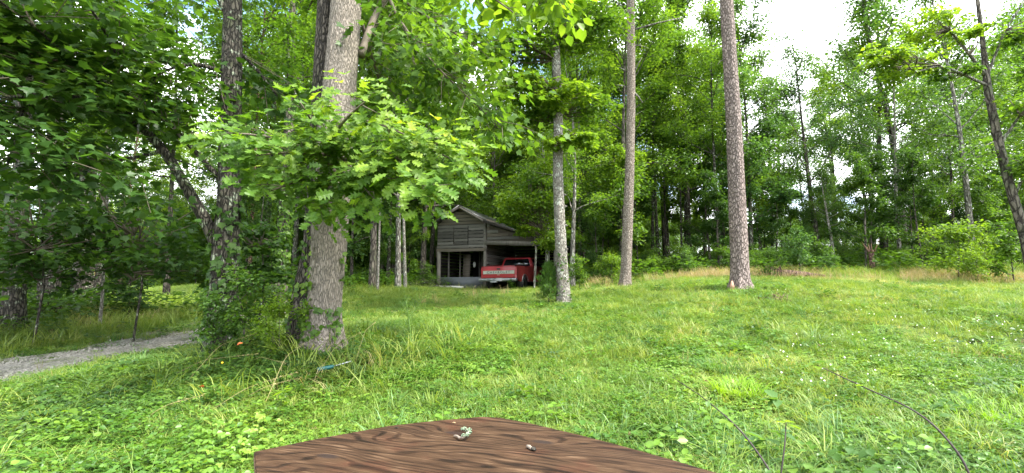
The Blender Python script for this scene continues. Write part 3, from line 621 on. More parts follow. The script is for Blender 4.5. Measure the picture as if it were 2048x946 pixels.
def slab(name, a, b, mat, th=.035, ribs=True, y0=-.35, y1=DEP + .35):
    """roof sheet from ridge a=(x,z) to eave b=(x,z)"""
    mb = MB(); nx = 2; ny = int((y1 - y0) / .09); ys = np.linspace(y0, y1, ny); V = []; 
    dx, dz = b[0] - a[0], b[1] - a[1]; Ln = math.hypot(dx, dz); nxv, nzv = -dz / Ln, dx / Ln
    if nzv < 0: nxv, nzv = -nxv, -nzv
    top = []; 
    for k, y in enumerate(ys):
        w = .012 * (1 if k % 3 == 0 else 0)
        for q in (a, b):
            V.append((q[0] + nxv * (th + w), y, q[1] + nzv * (th + w))); V.append((q[0], y, q[1]))
    Q = []
    for k in range(ny - 1):
        i = 4 * k; Q += [(i, i + 2, i + 6, i + 4), (i + 1, i + 5, i + 7, i + 3), (i, i + 4, i + 5, i + 1), (i + 2, i + 3, i + 7, i + 6)]
    Q += [(0, 1, 3, 2), (4 * (ny - 1), 4 * (ny - 1) + 2, 4 * (ny - 1) + 3, 4 * (ny - 1) + 1)]
    mb.add(V, Q); return link(name, mb.mesh(name, M[mat]), barn)
slab('roof', (-MW / 2, PZ_ + .06), (.02, EZ + .05), 'tin'); slab('roof', (-MW / 2, PZ_ + .061), (-MW - .32, EZ - .14), 'tin')
slab('lean_to_roof', (.03, EZ + .01), (LW + .3, rake(LW + .3) + .08), 'tin')
beam((-MW / 2, -.33, PZ_ - .01), (-.0, -.33, EZ - .01), .03, .11, 'post', 'barge_board'); beam((-MW / 2 - .02, -.33, PZ_ - .02), (-MW - .3, -.33, EZ - .2), .03, .11, 'plank_dark', 'barge_board')
beam((.02, -.33, EZ - .05), (LW + .3, -.33, rake(LW + .3) + .02), .03, .10, 'plank_dark', 'barge_board')
for y in np.arange(.3, DEP, .8):
    beam((-MW / 2, y, PZ_), (0, y, EZ - .03), .05, .1, 'plank_dark', 'rafter'); beam((0.05, y, EZ - .06), (LW, y, rake(LW) + .02), .05, .1, 'plank_dark', 'rafter')
beam((-MW, DEP * .5, 2.2), (0, DEP * .5, 2.2), .08, .14, 'plank_dark', 'loft_joist'); 
link('loft_floor', MB().box((-MW / 2, DEP / 2 + .1, 2.32), (MW - .06, DEP - .2, .04)).mesh('loft_floor', M['plank_dark']), barn)
def world_of(x, y):
    c, s = math.cos(BYAW), math.sin(BYAW); return barn_base[0] + c * x - s * y, barn_base[1] + s * x + c * y
wx, wy = world_of(-1.75, -.75)
o = link('white_plank', PLK['white'][0], loc=(wx - .85, wy + .2, h1(wx, wy) + .06), rot=(-1.1, .03, BYAW - .12), scl=(1.7, .04, .30)); tag(o, 'white board lying on the grass before the open barn bay', 'board')
wx, wy = world_of(-4.6, .4)
o = link('fallen_log', MB().tube([(-1.3, 0, .1), (-.3, .1, .16), (.6, 0, .12), (1.4, -.1, .2)], [.1, .13, .12, .09], 8, True).mesh('fallen_log', M['bark_dark'], True), loc=(wx, wy, h1(wx, wy)))
tag(o, 'dark fallen log lying in weeds left of the barn', 'log')

# ------------------------------------------------------------------ red pickup truck
M['red'] = solid('red_paint', (.31, .012, .016), .38, noise=.22, nscale=2.5, coat=.35)
M['red_dull'] = solid('faded_red_paint', (.19, .017, .014), .6, noise=.25, nscale=3)
M['chrome'] = solid('dull_chrome', (.35, .36, .36), .35, .8, noise=.3)
M['black'] = solid('black_trim_gap_shade', (.012, .012, .012), .5)
M['tyre'] = solid('tyre_rubber', (.02, .02, .02), .85)
M['glass'] = solid('dark_glass', (.008, .010, .012), .03, spec=.9, coat=.6)
M['cream'] = solid('cream_strip', (.36, .37, .30), .5, noise=.12)
M['lamp'] = solid('red_lens', (.30, .01, .01), .2)
M['plate'] = solid('plate_white', (.4, .39, .38), .5)
M['grey_letter'] = solid('faded_grey_letters', (.05, .055, .06), .6)
truck_rr = P(1034, 580, 22.0)            # rear right corner
TYAW = -R(22.5)
tz = h1(.2, 22.6) + .02
truck = empty('pickup_truck', (truck_rr[0], truck_rr[1], tz), 'faded red pickup truck backed under the lean-to with tailgate facing out', 'truck', rotz=TYAW); truck.scale = (1, 1, .96)
truck.rotation_euler = (0, R(-.8), TYAW)
TW = 1.94                                   # local x: -TW..0, y forward
def tpart(name, me, parent=truck, **k): return link(name, me, parent, **k)
def prism(prof, x0, x1, mat, name, crown=0.0, bevel=.02, smooth=False):
    """extrude a (y,z) outline across x"""
    bm = bmesh.new(); a = [bm.verts.new((x0, y, z)) for y, z in prof]; b = [bm.verts.new((x1, y, z)) for y, z in prof]; n = len(prof)
    bm.faces.new(a); bm.faces.new(b[::-1])
    for i in range(n): bm.faces.new((a[(i + 1) % n], a[i], b[i], b[(i + 1) % n]))
    bmesh.ops.recalc_face_normals(bm, faces=bm.faces)
    if bevel:
        ed = [e for e in bm.edges if e.calc_face_angle(0) > .6]
        bmesh.ops.bevel(bm, geom=ed, offset=bevel, segments=2, affect='EDGES', clamp_overlap=True)
    me = bpy.data.meshes.new(name); bm.to_mesh(me); bm.free(); me.materials.append(M[mat]); return me
def arch(yc, r=.43, n=10, z0=.42): return [(yc + r * math.cos(a), max(z0, .38 + r * math.sin(a))) for a in np.linspace(0.0, math.pi, n)][::-1]
side_bed = [(.03, .56), (.03, 1.24), (2.30, 1.24), (2.30, .42)] + arch(1.12)[::-1] + [(.5, .42), (.2, .50)]
tpart('bed_side', prism(side_bed, -.055, 0, 'red_dull', 'bed_side')); tpart('bed_side', prism(side_bed, -TW, -TW + .055, 'red_dull', 'bed_side'))
tpart('bed_floor', prism([(.05, .62), (.05, .68), (2.3, .68), (2.3, .62)], -TW + .06, -.06, 'red_dull', 'bed_floor', bevel=0))
tpart('bed_front', prism([(2.24, .62), (2.24, 1.22), (2.29, 1.22), (2.29, .62)], -TW + .06, -.06, 'red_dull', 'bed_front', bevel=0))
gate = tpart('tailgate', prism([(0, .64), (-.012, .92), (0, 1.21), (.05, 1.235), (.06, .64)], -TW + .10, -.10, 'red', 'tailgate', bevel=.012))
tpart('top_rail', prism([(-.006, 1.236), (-.006, 1.252), (.062, 1.252), (.062, 1.236)], -TW + .10, -.10, 'red', 'top_rail', bevel=.004), gate)
strip = tpart('cream_strip', prism([(-.03, .83), (-.034, 1.0), (-.004, 1.0), (-.004, .83)], -TW + .13, -.12, 'cream', 'cream_strip', bevel=0), gate)
tpart('handle', prism([(-.03, 1.05), (-.03, 1.13), (.0, 1.13), (.0, 1.05)], -TW / 2 - .09, -TW / 2 + .09, 'black', 'handle', bevel=.006), gate)
tpart('badge', prism([(-.02, .77), (-.02, .80), (.0, .80), (.0, .77)], -TW / 2 - .09, -TW / 2 + .06, 'cream', 'badge', bevel=.003), gate)
fc = bpy.data.curves.new('lettering', 'FONT'); fc.body = 'CHEVROLET'; fc.size = .165; fc.extrude = .002; fc.align_x = 'CENTER'; fc.align_y = 'CENTER'; fc.space_character = 1.5; fc.offset = .002
fo = bpy.data.objects.new('tmp_text', fc); COL.objects.link(fo); bpy.context.view_layer.update()
me = bpy.data.meshes.new_from_object(fo.evaluated_get(bpy.context.evaluated_depsgraph_get())); me.name = 'lettering'; me.materials.clear(); me.materials.append(M['grey_letter'])
bpy.data.objects.remove(fo)
tpart('lettering', me, strip if False else gate, loc=(-TW / 2, -.037, .914), rot=(math.pi / 2, 0, 0))
for x0 in (-.10, -TW): tpart('tail_light', prism([(-.01, .78), (-.01, 1.16), (.05, 1.16), (.05, .78)], x0 + .005, x0 + .095, 'lamp', 'tail_light', bevel=.01))
for x0 in (-.10, -TW): tpart('lower_corner', prism([(-.005, .56), (-.005, .775), (.05, .775), (.05, .56)], x0 + .003, x0 + .097, 'red', 'lower_corner', bevel=.01))
bumper = tpart('bumper', prism([(-.20, .46), (-.22, .53), (-.20, .60), (.02, .60), (.02, .46)], -TW - .04, .04, 'chrome', 'bumper', bevel=.02))
plate = tpart('licence_plate', prism([(-.235, .47), (-.235, .62), (-.225, .62), (-.225, .47)], -TW / 2 - .02, -TW / 2 + .29, 'plate', 'licence_plate', bevel=0), bumper)
tpart('hitch_plate', prism([(-.25, .40), (-.25, .47), (-.1, .47), (-.1, .40)], -TW / 2 - .35, -TW / 2 + .0, 'chrome', 'hitch_plate', bevel=0), bumper)
cab_side = [(2.34, .42), (2.34, 1.22), (2.36, 1.26), (3.75, 1.26), (5.0, 1.12), (5.2, 1.02), (5.22, .5), (4.85, .42)] + arch(4.35)[::-1] + [(3.8, .42)]
tpart('cab_body', prism(cab_side, -TW + .01, -.01, 'red_dull', 'cab_body', bevel=.03))
# greenhouse, tapered
def greenhouse():
    bm = bmesh.new(); zb, zt = 1.25, 1.78
    b = [(-TW + .03, 2.36), (-.03, 2.36), (-.03, 3.85), (-TW + .03, 3.85)]; t = [(-TW + .20, 2.50), (-.20, 2.50), (-.20, 3.30), (-TW + .20, 3.30)]
    v = [bm.verts.new((x, y, zb)) for x, y in b] + [bm.verts.new((x, y, zt)) for x, y in t]
    for q in ((0, 1, 5, 4), (1, 2, 6, 5), (2, 3, 7, 6), (3, 0, 4, 7), (4, 5, 6, 7), (3, 2, 1, 0)): bm.faces.new([v[i] for i in q])
    bmesh.ops.recalc_face_normals(bm, faces=bm.faces); bmesh.ops.bevel(bm, geom=list(bm.edges), offset=.05, segments=3, affect='EDGES')
    me = bpy.data.meshes.new('cab_roof'); bm.to_mesh(me); bm.free(); me.materials.append(M['red']); return me
tpart('cab_roof', greenhouse())
def pane(pts, mat='glass', name='pane', off=(0, 0, 0), th=.012):
    p = np.array(pts, float); n = np.cross(p[1] - p[0], p[2] - p[0]); n /= np.linalg.norm(n)
    mb = MB(); k = len(p); V = np.vstack([p + n * .006, p - n * th]); Q = [(0, 1, 2, 3), (7, 6, 5, 4)] + [(i, i + 4, (i + 1) % 4 + 4, (i + 1) % 4) for i in range(4)]
    return mb.add(V, Q).mesh(name, M[mat])
def lerp_f(a, b, z): return a + (b - a) * (z - 1.25) / .53
def rearp(x, z): # point on rear face; x as fraction
    xl = lerp_f(-TW + .03, -TW + .20, z); xr = lerp_f(-.03, -.20, z); return (xl + (xr - xl) * x, lerp_f(2.36, 2.50, z) - .004, z)
tpart('rear_window', pane([rearp(.07, 1.29), rearp(.93, 1.29), rearp(.92, 1.70), rearp(.08, 1.70)], name='rear_window'))
def sidep(y, z): return (lerp_f(-.03, -.20, z) + .004, y, z)
def sidel(y, z): return (lerp_f(-TW + .03, -TW + .20, z) - .004, y, z)
door = tpart('door', prism([(2.55, .46), (2.55, 1.245), (3.72, 1.245), (3.72, .46)], -.012, .006, 'red_dull', 'door', bevel=.004))
tpart('handle', prism([(2.64, 1.06), (2.64, 1.12), (2.82, 1.12), (2.82, 1.06)], .0, .02, 'black', 'handle', bevel=.004), door)
tpart('side_window', pane([sidep(2.62, 1.29), sidep(3.72, 1.29), sidep(3.30, 1.70), sidep(2.68, 1.70)], name='side_window')); tpart('side_window', pane([sidel(3.72, 1.29), sidel(2.62, 1.29), sidel(2.68, 1.70), sidel(3.30, 1.70)], name='side_window'))
def ws(x, z): return (lerp_f(-TW + .03, -TW + .20, z) + x * (lerp_f(-.03, -.20, z) - lerp_f(-TW + .03, -TW + .20, z)), lerp_f(3.85, 3.30, z) + .006, z)
tpart('windscreen', pane([ws(.94, 1.3), ws(.06, 1.3), ws(.07, 1.7), ws(.93, 1.7)], name='windscreen'))
for (wx_, wy_) in ((-.02, 1.12), (-TW + .24, 1.12), (-.02, 4.35), (-TW + .24, 4.35)):
    w = tpart('wheel', None, loc=(wx_ - .11, wy_, .36)); bpy.data.objects.remove(w)
    mb = MB(); pr = [(-.11, .27), (-.11, .33), (-.08, .365), (.08, .365), (.11, .33), (.11, .27)]
    an = np.arange(25)[:-1] * 2 * math.pi / 24; V = np.array([[(x, r * math.cos(a), r * math.sin(a)) for x, r in pr] for a in an]).reshape(-1, 3); k = len(pr)
    Q = [(i * k + j, i * k + j + 1, ((i + 1) % 24) * k + j + 1, ((i + 1) % 24) * k + j) for i in range(24) for j in range(k - 1)]
    w = tpart('wheel', mb.add(V, Q).mesh('wheel', M['tyre'], True), loc=(wx_ - .11, wy_, .365))
    rim = MB().tube([(-.09, 0, 0), (.085, 0, 0), (.06, 0, 0), (.03, 0, 0)], [.27, .27, .2, .08], 16, True); link('rim', rim.mesh('rim', M['chrome']), w)
    tpart('wheel_well', MB().tube([(wx_ - .26, wy_, .38), (wx_ - .03 if wx_ > -1 else wx_ + .03, wy_, .38)], .425, 16, True).mesh('wheel_well', M['black']))
for x0 in (-.012,): tpart('wheel_lip', MB().tube([(0.004, y, z) for y, z in arch(1.12, .44)], .018, 6).mesh('wheel_lip', M['chrome']))
tpart('axle', MB().box((-TW / 2, 1.12, .36), (TW - .3, .1, .1)).mesh('axle', M['black'])); tpart('chassis', MB().box((-TW / 2, 2.6, .48), (TW - .5, 4.8, .18)).mesh('chassis', M['black']))

# ------------------------------------------------------------------ wooden table close to the camera
TZ = .86
def tablemat():
    m, nt = newmat('wet_plywood'); L = nt.links.new
    o = N(nt, 'ShaderNodeOutputMaterial'); p = N(nt, 'ShaderNodeBsdfPrincipled'); L(p.outputs[0], o.inputs[0])
    g = N(nt, 'ShaderNodeNewGeometry'); rot = N(nt, 'ShaderNodeVectorRotate', rotation_type='Z_AXIS'); rot.inputs['Angle'].default_value = R(18); L(g.outputs['Position'], rot.inputs['Vector'])
    sx = N(nt, 'ShaderNodeSeparateXYZ'); L(rot.outputs[0], sx.inputs[0])
    mp = N(nt, 'ShaderNodeMapping'); mp.inputs['Scale'].default_value = (1.5, 5.5, 1); L(rot.outputs[0], mp.inputs[0])
    nz = N(nt, 'ShaderNodeTexNoise'); nz.inputs['Scale'].default_value = 1.3; nz.inputs['Detail'].default_value = 2.5; L(mp.outputs[0], nz.inputs['Vector'])
    h = N(nt, 'ShaderNodeMath', operation='MULTIPLY_ADD'); L(nz.outputs['Fac'], h.inputs[0]); h.inputs[1].default_value = .27; L(sx.outputs['Y'], h.inputs[2])
    cur = h.outputs[0]; dark = None
    for (px, py, amp, rad) in ((910, 866, .10, .055), (655, 912, -.09, .06), (1085, 884, .09, .05), (770, 862, -.05, .04), (780, 880, .05, .05)):
        k = PZ(px, py, TZ)
        d = N(nt, 'ShaderNodeVectorMath', operation='SUBTRACT'); d.inputs[1].default_value = (k[0], k[1], TZ); L(g.outputs['Position'], d.inputs[0])
        r2 = N(nt, 'ShaderNodeVectorRotate', rotation_type='Z_AXIS'); r2.inputs['Angle'].default_value = R(18); L(d.outputs[0], r2.inputs['Vector'])
        s2 = N(nt, 'ShaderNodeVectorMath', operation='MULTIPLY'); s2.inputs[1].default_value = (.45, 1.15, 0); L(r2.outputs[0], s2.inputs[0])
        ln = N(nt, 'ShaderNodeVectorMath', operation='LENGTH'); L(s2.outputs[0], ln.inputs[0])
        q = N(nt, 'ShaderNodeMath', operation='DIVIDE'); L(ln.outputs['Value'], q.inputs[0]); q.inputs[1].default_value = rad
        q2 = N(nt, 'ShaderNodeMath', operation='POWER'); L(q.outputs[0], q2.inputs[0]); q2.inputs[1].default_value = 1.4
        e = N(nt, 'ShaderNodeMath', operation='MULTIPLY'); e.inputs[1].default_value = -1; L(q2.outputs[0], e.inputs[0])
        e2 = N(nt, 'ShaderNodeMath', operation='EXPONENT'); L(e.outputs[0], e2.inputs[0])
        ad = N(nt, 'ShaderNodeMath', operation='MULTIPLY_ADD'); L(e2.outputs[0], ad.inputs[0]); ad.inputs[1].default_value = amp; L(cur, ad.inputs[2]); cur = ad.outputs[0]
        if abs(amp) >= .09:
            kn = N(nt, 'ShaderNodeMapRange'); kn.inputs['From Min'].default_value = .015; kn.inputs['From Max'].default_value = .009; L(ln.outputs['Value'], kn.inputs['Value'])
            if dark is None: dark = kn.outputs[0]
            else:
                mm = N(nt, 'ShaderNodeMath', operation='MAXIMUM'); L(dark, mm.inputs[0]); L(kn.outputs[0], mm.inputs[1]); dark = mm.outputs[0]
    f = N(nt, 'ShaderNodeMath', operation='MULTIPLY'); L(cur, f.inputs[0]); f.inputs[1].default_value = 250
    sn = N(nt, 'ShaderNodeMath', operation='SINE'); L(f.outputs[0], sn.inputs[0])
    mp2 = N(nt, 'ShaderNodeMapping'); mp2.inputs['Scale'].default_value = (9, 160, 1); L(rot.outputs[0], mp2.inputs[0])
    fine = N(nt, 'ShaderNodeTexNoise'); fine.inputs['Scale'].default_value = 1; fine.inputs['Detail'].default_value = 6; L(mp2.outputs[0], fine.inputs['Vector'])
    big = N(nt, 'ShaderNodeTexNoise'); big.inputs['Scale'].default_value = 7; big.inputs['Detail'].default_value = 5; L(mp.outputs[0], big.inputs['Vector'])
    ln_ = N(nt, 'ShaderNodeMapRange', interpolation_type='SMOOTHSTEP'); ln_.inputs['From Min'].default_value = .15; ln_.inputs['From Max'].default_value = 1.0; L(sn.outputs[0], ln_.inputs['Value'])
    a = N(nt, 'ShaderNodeMath', operation='MULTIPLY_ADD'); L(ln_.outputs[0], a.inputs[0]); a.inputs[1].default_value = -.30; L(fine.outputs['Fac'], a.inputs[2])
    b = N(nt, 'ShaderNodeMath', operation='MULTIPLY_ADD'); L(big.outputs['Fac'], b.inputs[0]); b.inputs[1].default_value = .9; 
    sub = N(nt, 'ShaderNodeMath', operation='SUBTRACT'); L(a.outputs[0], sub.inputs[0]); sub.inputs[1].default_value = .36; L(sub.outputs[0], b.inputs[2])
    r = ramp(nt, [(.16, (.0075, .0038, .0020)), (.38, (.022, .0108, .0050)), (.54, (.033, .0170, .0078)), (.70, (.045, .0245, .0118)), (.90, (.088, .054, .030))]); L(b.outputs[0], r.inputs[0])
    dk = N(nt, 'ShaderNodeMix', data_type='RGBA'); L(dark, dk.inputs[0]); L(r.outputs[0], dk.inputs[6]); dk.inputs[7].default_value = (.018, .011, .008, 1)
    # reddish wear
    n3 = N(nt, 'ShaderNodeTexNoise'); n3.inputs['Scale'].default_value = 9; n3.inputs['Detail'].default_value = 6; L(g.outputs['Position'], n3.inputs['Vector'])
    m3 = N(nt, 'ShaderNodeMapRange'); m3.inputs['From Min'].default_value = .55; m3.inputs['From Max'].default_value = .7; m3.inputs['To Max'].default_value = .6; L(n3.outputs['Fac'], m3.inputs['Value'])
    wr = N(nt, 'ShaderNodeMix', data_type='RGBA', blend_type='MULTIPLY'); L(m3.outputs[0], wr.inputs[0]); L(dk.outputs[2], wr.inputs[6]); wr.inputs[7].default_value = (1.1, .62, .6, 1)
    L(wr.outputs[2], p.inputs['Base Color'])
    rr = N(nt, 'ShaderNodeMapRange'); rr.inputs['To Min'].default_value = .5; rr.inputs['To Max'].default_value = .85; L(b.outputs[0], rr.inputs['Value']); L(rr.outputs[0], p.inputs['Roughness']); p.inputs['Specular IOR Level'].default_value = .16
    bp = N(nt, 'ShaderNodeBump'); bp.inputs['Strength'].default_value = .7; bp.inputs['Distance'].default_value = .003; L(b.outputs[0], bp.inputs['Height']); L(bp.outputs[0], p.inputs['Normal'])
    return m
M['table'] = tablemat(); M['ply_edge'] = woodmat('plywood_edge', [(0, (.04, .025, .015)), (.5, (.09, .055, .035)), (1, (.16, .10, .065))], scale=(4, 4, 90))
edge_px = [(512, 960), (508, 903), (640, 876), (780, 851), (870, 841), (965, 833), (1000, 835), (1060, 846), (1158, 869), (1240, 890), (1330, 915), (1440, 947)]
front = [PZ(a, b, TZ)[:2] for a, b in edge_px]
d_r = front[-1] - front[-3]; d_r /= np.linalg.norm(d_r); d_l = front[0] - front[1]; d_l /= np.linalg.norm(d_l)
outline = [front[1] + d_l * .62] + front[1:] + [front[-1] + d_r * .28, front[-1] + d_r * .28 + np.array([-.38, -.42])]
table = empty('table', (-.05, .75, h1(0, .8)), 'weathered brown plywood table top with dark knots under the camera', 'table')
tb = np.array([-.05, .75]); t0z = h1(0, .8)
bm = bmesh.new(); n = len(outline)
a = [bm.verts.new((q[0] - tb[0], q[1] - tb[1], TZ - t0z)) for q in outline]; b = [bm.verts.new((q[0] - tb[0], q[1] - tb[1], TZ - t0z - .019)) for q in outline]
bm.faces.new(a); bm.faces.new(b[::-1])
for i in range(n): bm.faces.new((a[i], b[i], b[(i + 1) % n], a[(i + 1) % n])).material_index = 1
bmesh.ops.recalc_face_normals(bm, faces=bm.faces)
bmesh.ops.bevel(bm, geom=[e for e in bm.edges if abs(e.verts[0].co.z - e.verts[1].co.z) < 1e-5 and e.verts[0].co.z > TZ - t0z - .001], offset=.002, segments=2, affect='EDGES', clamp_overlap=True)
me = bpy.data.meshes.new('table_top'); bm.to_mesh(me); bm.free(); me.materials.append(M['table']); me.materials.append(M['ply_edge'])
link('table_top', me, table)
for x, y in ((-.30, .12), (.20, .12), (-.30, -.35), (.20, -.35)):
    link('leg', MB().box((x, y, (TZ - .02) / 2 - t0z / 2 - .02), (.07, .07, TZ - t0z - .06)).mesh('leg', M['plank_brown']), table)
for y in (.12, -.35): link('apron', MB().box((-.05, y, TZ - t0z - .065), (.43, .03, .085)).mesh('apron', M['plank_brown']), table)
# debris lying on the table
M['lichen'] = solid('pale_lichen', (.13, .18, .11), .9, noise=.3, nscale=60); M['acorn'] = solid('pale_twig_bark', (.20, .16, .12), .8, noise=.5, nscale=80)
g = rs(5)
c = PZ(927, 874, TZ + .004); root = empty('lichen_twig', (c[0], c[1], TZ), 'curled twig crusted with pale green lichen on the table', 'twig')
link('stick', MB().tube([(-.024, .010, .004), (-.016, .002, .006), (-.008, -.012, .006), (0, -.016, .009), (.010, -.006, .012), (.013, .008, .014), (.006, .018, .016), (-.004, .017, .018)], [.002, .0028, .003, .0035, .0035, .003, .003, .0018], 7, True).mesh('stick', M['acorn'], True), root)
mb = MB()
for i in range(70):
    t = g.rand(); a_ = -1.9 + 4.2 * t; p = np.array([.002 + .014 * math.cos(a_), .0 + .018 * math.sin(a_), .014 + .004 * t]) + g.normal(0, .0018, 3); s = g.uniform(.002, .0042)
    mb.box(p, (s, s * 1.4, s * .5), g.uniform(0, 3, 3))
link('lichen', mb.mesh('lichen', M['lichen']), root)
c = PZ(1062, 897, TZ + .003); root = empty('twig_piece', (c[0], c[1], TZ), 'short broken pale twig with dark end lying on table', 'twig', rotz=-.9)
link('stick', MB().tube([(-.014, 0, .0045), (-.006, .001, .005), (-.004, .0, .0045), (.005, -.001, .005)], [.0035, .0042, .0036, .004], 8, True).mesh('stick', M['acorn'], True), root)
link('dark_tip', MB().tube([(.005, -.001, .005), (.010, .0, .005), (.015, .001, .004)], [.0045, .005, .003], 8, True).mesh('dark_tip', M['bark_dark'], True), root)
for k, (px, py, s, lb) in enumerate(((793, 856, .006, 'tiny dark seed husk near the far left knot on the table'), (908, 846, .005, 'small straw coloured chip near the table corner'))):
    c = PZ(px, py, TZ + .002); mb = MB(); mb.tube([(-s, 0, .002), (0, s * .3, .003), (s, 0, .002)], [.0006, .0016, .0005], 6, True)
    tag(link('husk' if k == 0 else 'wood_chip', mb.mesh('chip', M['bark_dark'] if k == 0 else M['straw'], True), loc=(c[0], c[1], TZ)), lb, 'debris')
# ------------------------------------------------------------------ trees
def nrm(v): return v / (np.linalg.norm(v) + 1e-9)
def wobble(g, pts, rad, n, amt, k=3):
    """uneven cross-sections for a trunk"""
    an = np.arange(n) * 2 * math.pi / n; t = np.linspace(0, 1, len(pts))[:, None]; w = np.ones((len(pts), n))
    for i in range(2, 2 + k):
        w += amt / i * 1.5 * np.sin(an[None] * i + g.uniform(0, 6) + 3 * np.sin(t * g.uniform(2, 8)))
    return w + g.normal(0, amt * .25, w.shape)
def resample(pts, rad, step):
    pts = np.asarray(pts, float); rad = np.asarray(rad, float); n = len(pts)
    d = np.concatenate([[0], np.cumsum(np.linalg.norm(np.diff(pts, axis=0), axis=1))]); m = max(3, int(d[-1] / step)); t = np.linspace(0, d[-1], m)
    # Catmull-like smoothing through linear interpolation followed by two relaxations
    P_ = np.stack([np.interp(t, d, pts[:, k]) for k in range(3)], 1); r = np.interp(t, d, rad)
    for _ in range(4):
        P_[1:-1] = .25 * P_[:-2] + .5 * P_[1:-1] + .25 * P_[2:]
    return P_, r
def sprays(g, C, rad, n, flat=.35):
    """n leaf spots gathered in flattened sprays round centres C (m,3)"""
    m = len(C); k = g.randint(0, m, n); p = g.normal(0, 1, (n, 3)); p /= np.linalg.norm(p, axis=1)[:, None]
    p *= (g.rand(n) ** .5 * rad)[:, None]; p[:, 2] *= flat; out_ = p.copy(); p = p + C[k]
    p[:, 2] -= .25 * np.hypot(out_[:, 0], out_[:, 1])
    return p, out_, k
def leafdirs(g, o, droop=.35, ns=.45):
    n = len(o); D = np.stack([o[:, 0], o[:, 1], o[:, 2] * .3], 1); D /= np.linalg.norm(D, axis=1)[:, None] + 1e-9
    D = D + g.normal(0, .55, (n, 3)) * np.array([1, 1, .5]); D[:, 2] -= droop
    Nn = np.stack([g.normal(0, ns, n), g.normal(0, ns, n), np.ones(n)], 1)
    return D, Nn
def tree_variant(seed, H, hb, Rm, nl, size, shape, nlimb=18, trunk_r=.17, bend=.3, up=1.0, bark='bark_forest', leafm='leaf_forest', width=1.1):
    g = rs(seed); nt_ = 12; zz = np.linspace(-.3, H, nt_); ph = g.uniform(0, 6, 4)
    tx = bend * np.sin(zz / H * 3 + ph[0]) * zz / H; ty = bend * np.sin(zz / H * 2.6 + ph[1]) * zz / H
    tp = np.stack([tx, ty, zz], 1); tr = trunk_r * (1 - zz / H * .88); tr[0] *= 1.35
    tm = MB(); P_, r_ = resample(tp, tr, .6); tm.tube(P_, r_, 8, wob=wobble(g, P_, r_, 8, .06))
    bmB = MB(); cent = []; 
    for i in range(nlimb):
        t = (i + g.uniform(.2, .8)) / nlimb; z = hb + (H - hb) * np.clip(t + g.normal(0, .05), .01, .98); az = i * 2.4 + g.normal(0, .7)
        b = np.array([np.interp(z, zz, tx), np.interp(z, zz, ty), z]); Ln = Rm * (math.sin(math.pi * min(1, .30 + .62 * t)) ** .6) * g.uniform(.45, 1.25)
        el = R(18 + 52 * t * up) + g.normal(0, .28); d = np.array([math.cos(az) * math.cos(el), math.sin(az) * math.cos(el), math.sin(el)])
        pts = [b]; 
        for k in range(5):
            pts.append(pts[-1] + d * Ln / 5); d = nrm(d + g.normal(0, .13, 3) + np.array([0, 0, .04]))
        r0 = trunk_r * .33 * (1 - .6 * t); bmB.tube(pts, np.linspace(r0, .012, 6), 5)
        pa = np.array(pts)
        for s in range(max(3, int(Ln * 2.4))):
            f = g.uniform(.3, 1); q = pa[int(f * 4.999)] + (pa[min(5, int(f * 4.999) + 1)] - pa[int(f * 4.999)]) * (f * 5 % 1)
            dd = nrm(nrm(pa[-1] - pa[0]) + g.normal(0, .75, 3) * np.array([1, 1, .9]) + np.array([0, 0, .2])); e = q + dd * Ln * g.uniform(.18, .38)
            bmB.tube([q, (q + e) / 2 + g.normal(0, .04, 3), e], [.016, .011, .005], 3); cent += [e, (q + e) / 2]
        cent.append(pa[-1])
    cent = np.array(cent); p, o, k = sprays(g, cent, .60 * (Rm / 3.5) ** .5 * g.uniform(.6, 1.4, nl), nl, .62); D, Nn = leafdirs(g, o)
    lm = MB(); leaves(lm, p, D, Nn, g.uniform(.7, 1.2, nl) * size, shape, g, width)
    return dict(trunk=tm.mesh('trunk', M[bark], True), branches=bmB.mesh('branches', M[bark], True), crown=lm.mesh('crown', M[leafm], attr=True), H=H)
V_FOR = [tree_variant(200 + i, 18, [4.5, 6, 3.5, 7, 5][i], [3.9, 3.4, 4.4, 3.2, 3.8][i], [17000, 14000, 18000, 12500, 16000][i], .16, 'diamond', 26, [.17, .15, .2, .14, .16][i]) for i in range(5)]
V_OPEN = [tree_variant(220 + i, 14, 4.5, [3.3, 3.0, 3.6][i], [8500, 7500, 9500][i], .15, 'diamond', 20, .14, .5, leafm=['leaf_cool', 'leaf_cool', 'leaf_forest'][i]) for i in range(3)]  # cool leaves carry the haze of the right wood in their colour
V_SAP = [tree_variant(240 + i, 6.5, 1.5, [2.1, 1.7, 2.3, 1.9][i], [6800, 5600, 7600, 6400][i], .13, 'oval', 14, .055, .25, .55, leafm=['leaf_forest', 'leaf_dark', 'leaf_cool', 'leaf_forest'][i], width=1.2) for i in range(4)]
V_SHR = [tree_variant(260 + i, 1.7, .1, [1.0, 1.2, .9][i], [2000, 2400, 1700][i], .10, 'oval', 12, .02, .1, .8, leafm=['leaf_cool', 'leaf_forest', 'leaf_forest'][i], width=1.2) for i in range(3)]
def put_tree(V, x, y, H, label, group=None, name='broadleaf_tree', cat='tree', rz=0.0, lean=(0, 0), bark=None, thick=1.0, parts=('trunk', 'branches', 'crown'), leaf=None):
    s = H / V['H']; t = empty(name, (x, y, h1(x, y) - .03), label, cat, group); t.rotation_euler = (lean[1], lean[0], rz); t.scale = (s, s, s)
    for k in parts:
        o = link(k, V[k], t)
        if k == 'crown': o['kind'] = 'stuff'; 
        if k != 'crown' and bark: o.material_slots[0].link = 'OBJECT'; o.material_slots[0].material = M[bark]
        if k == 'crown' and leaf: o.material_slots[0].link = 'OBJECT'; o.material_slots[0].material = M[leaf]
        if k == 'trunk': o.scale = (thick, thick, 1)
    return t
taken = []
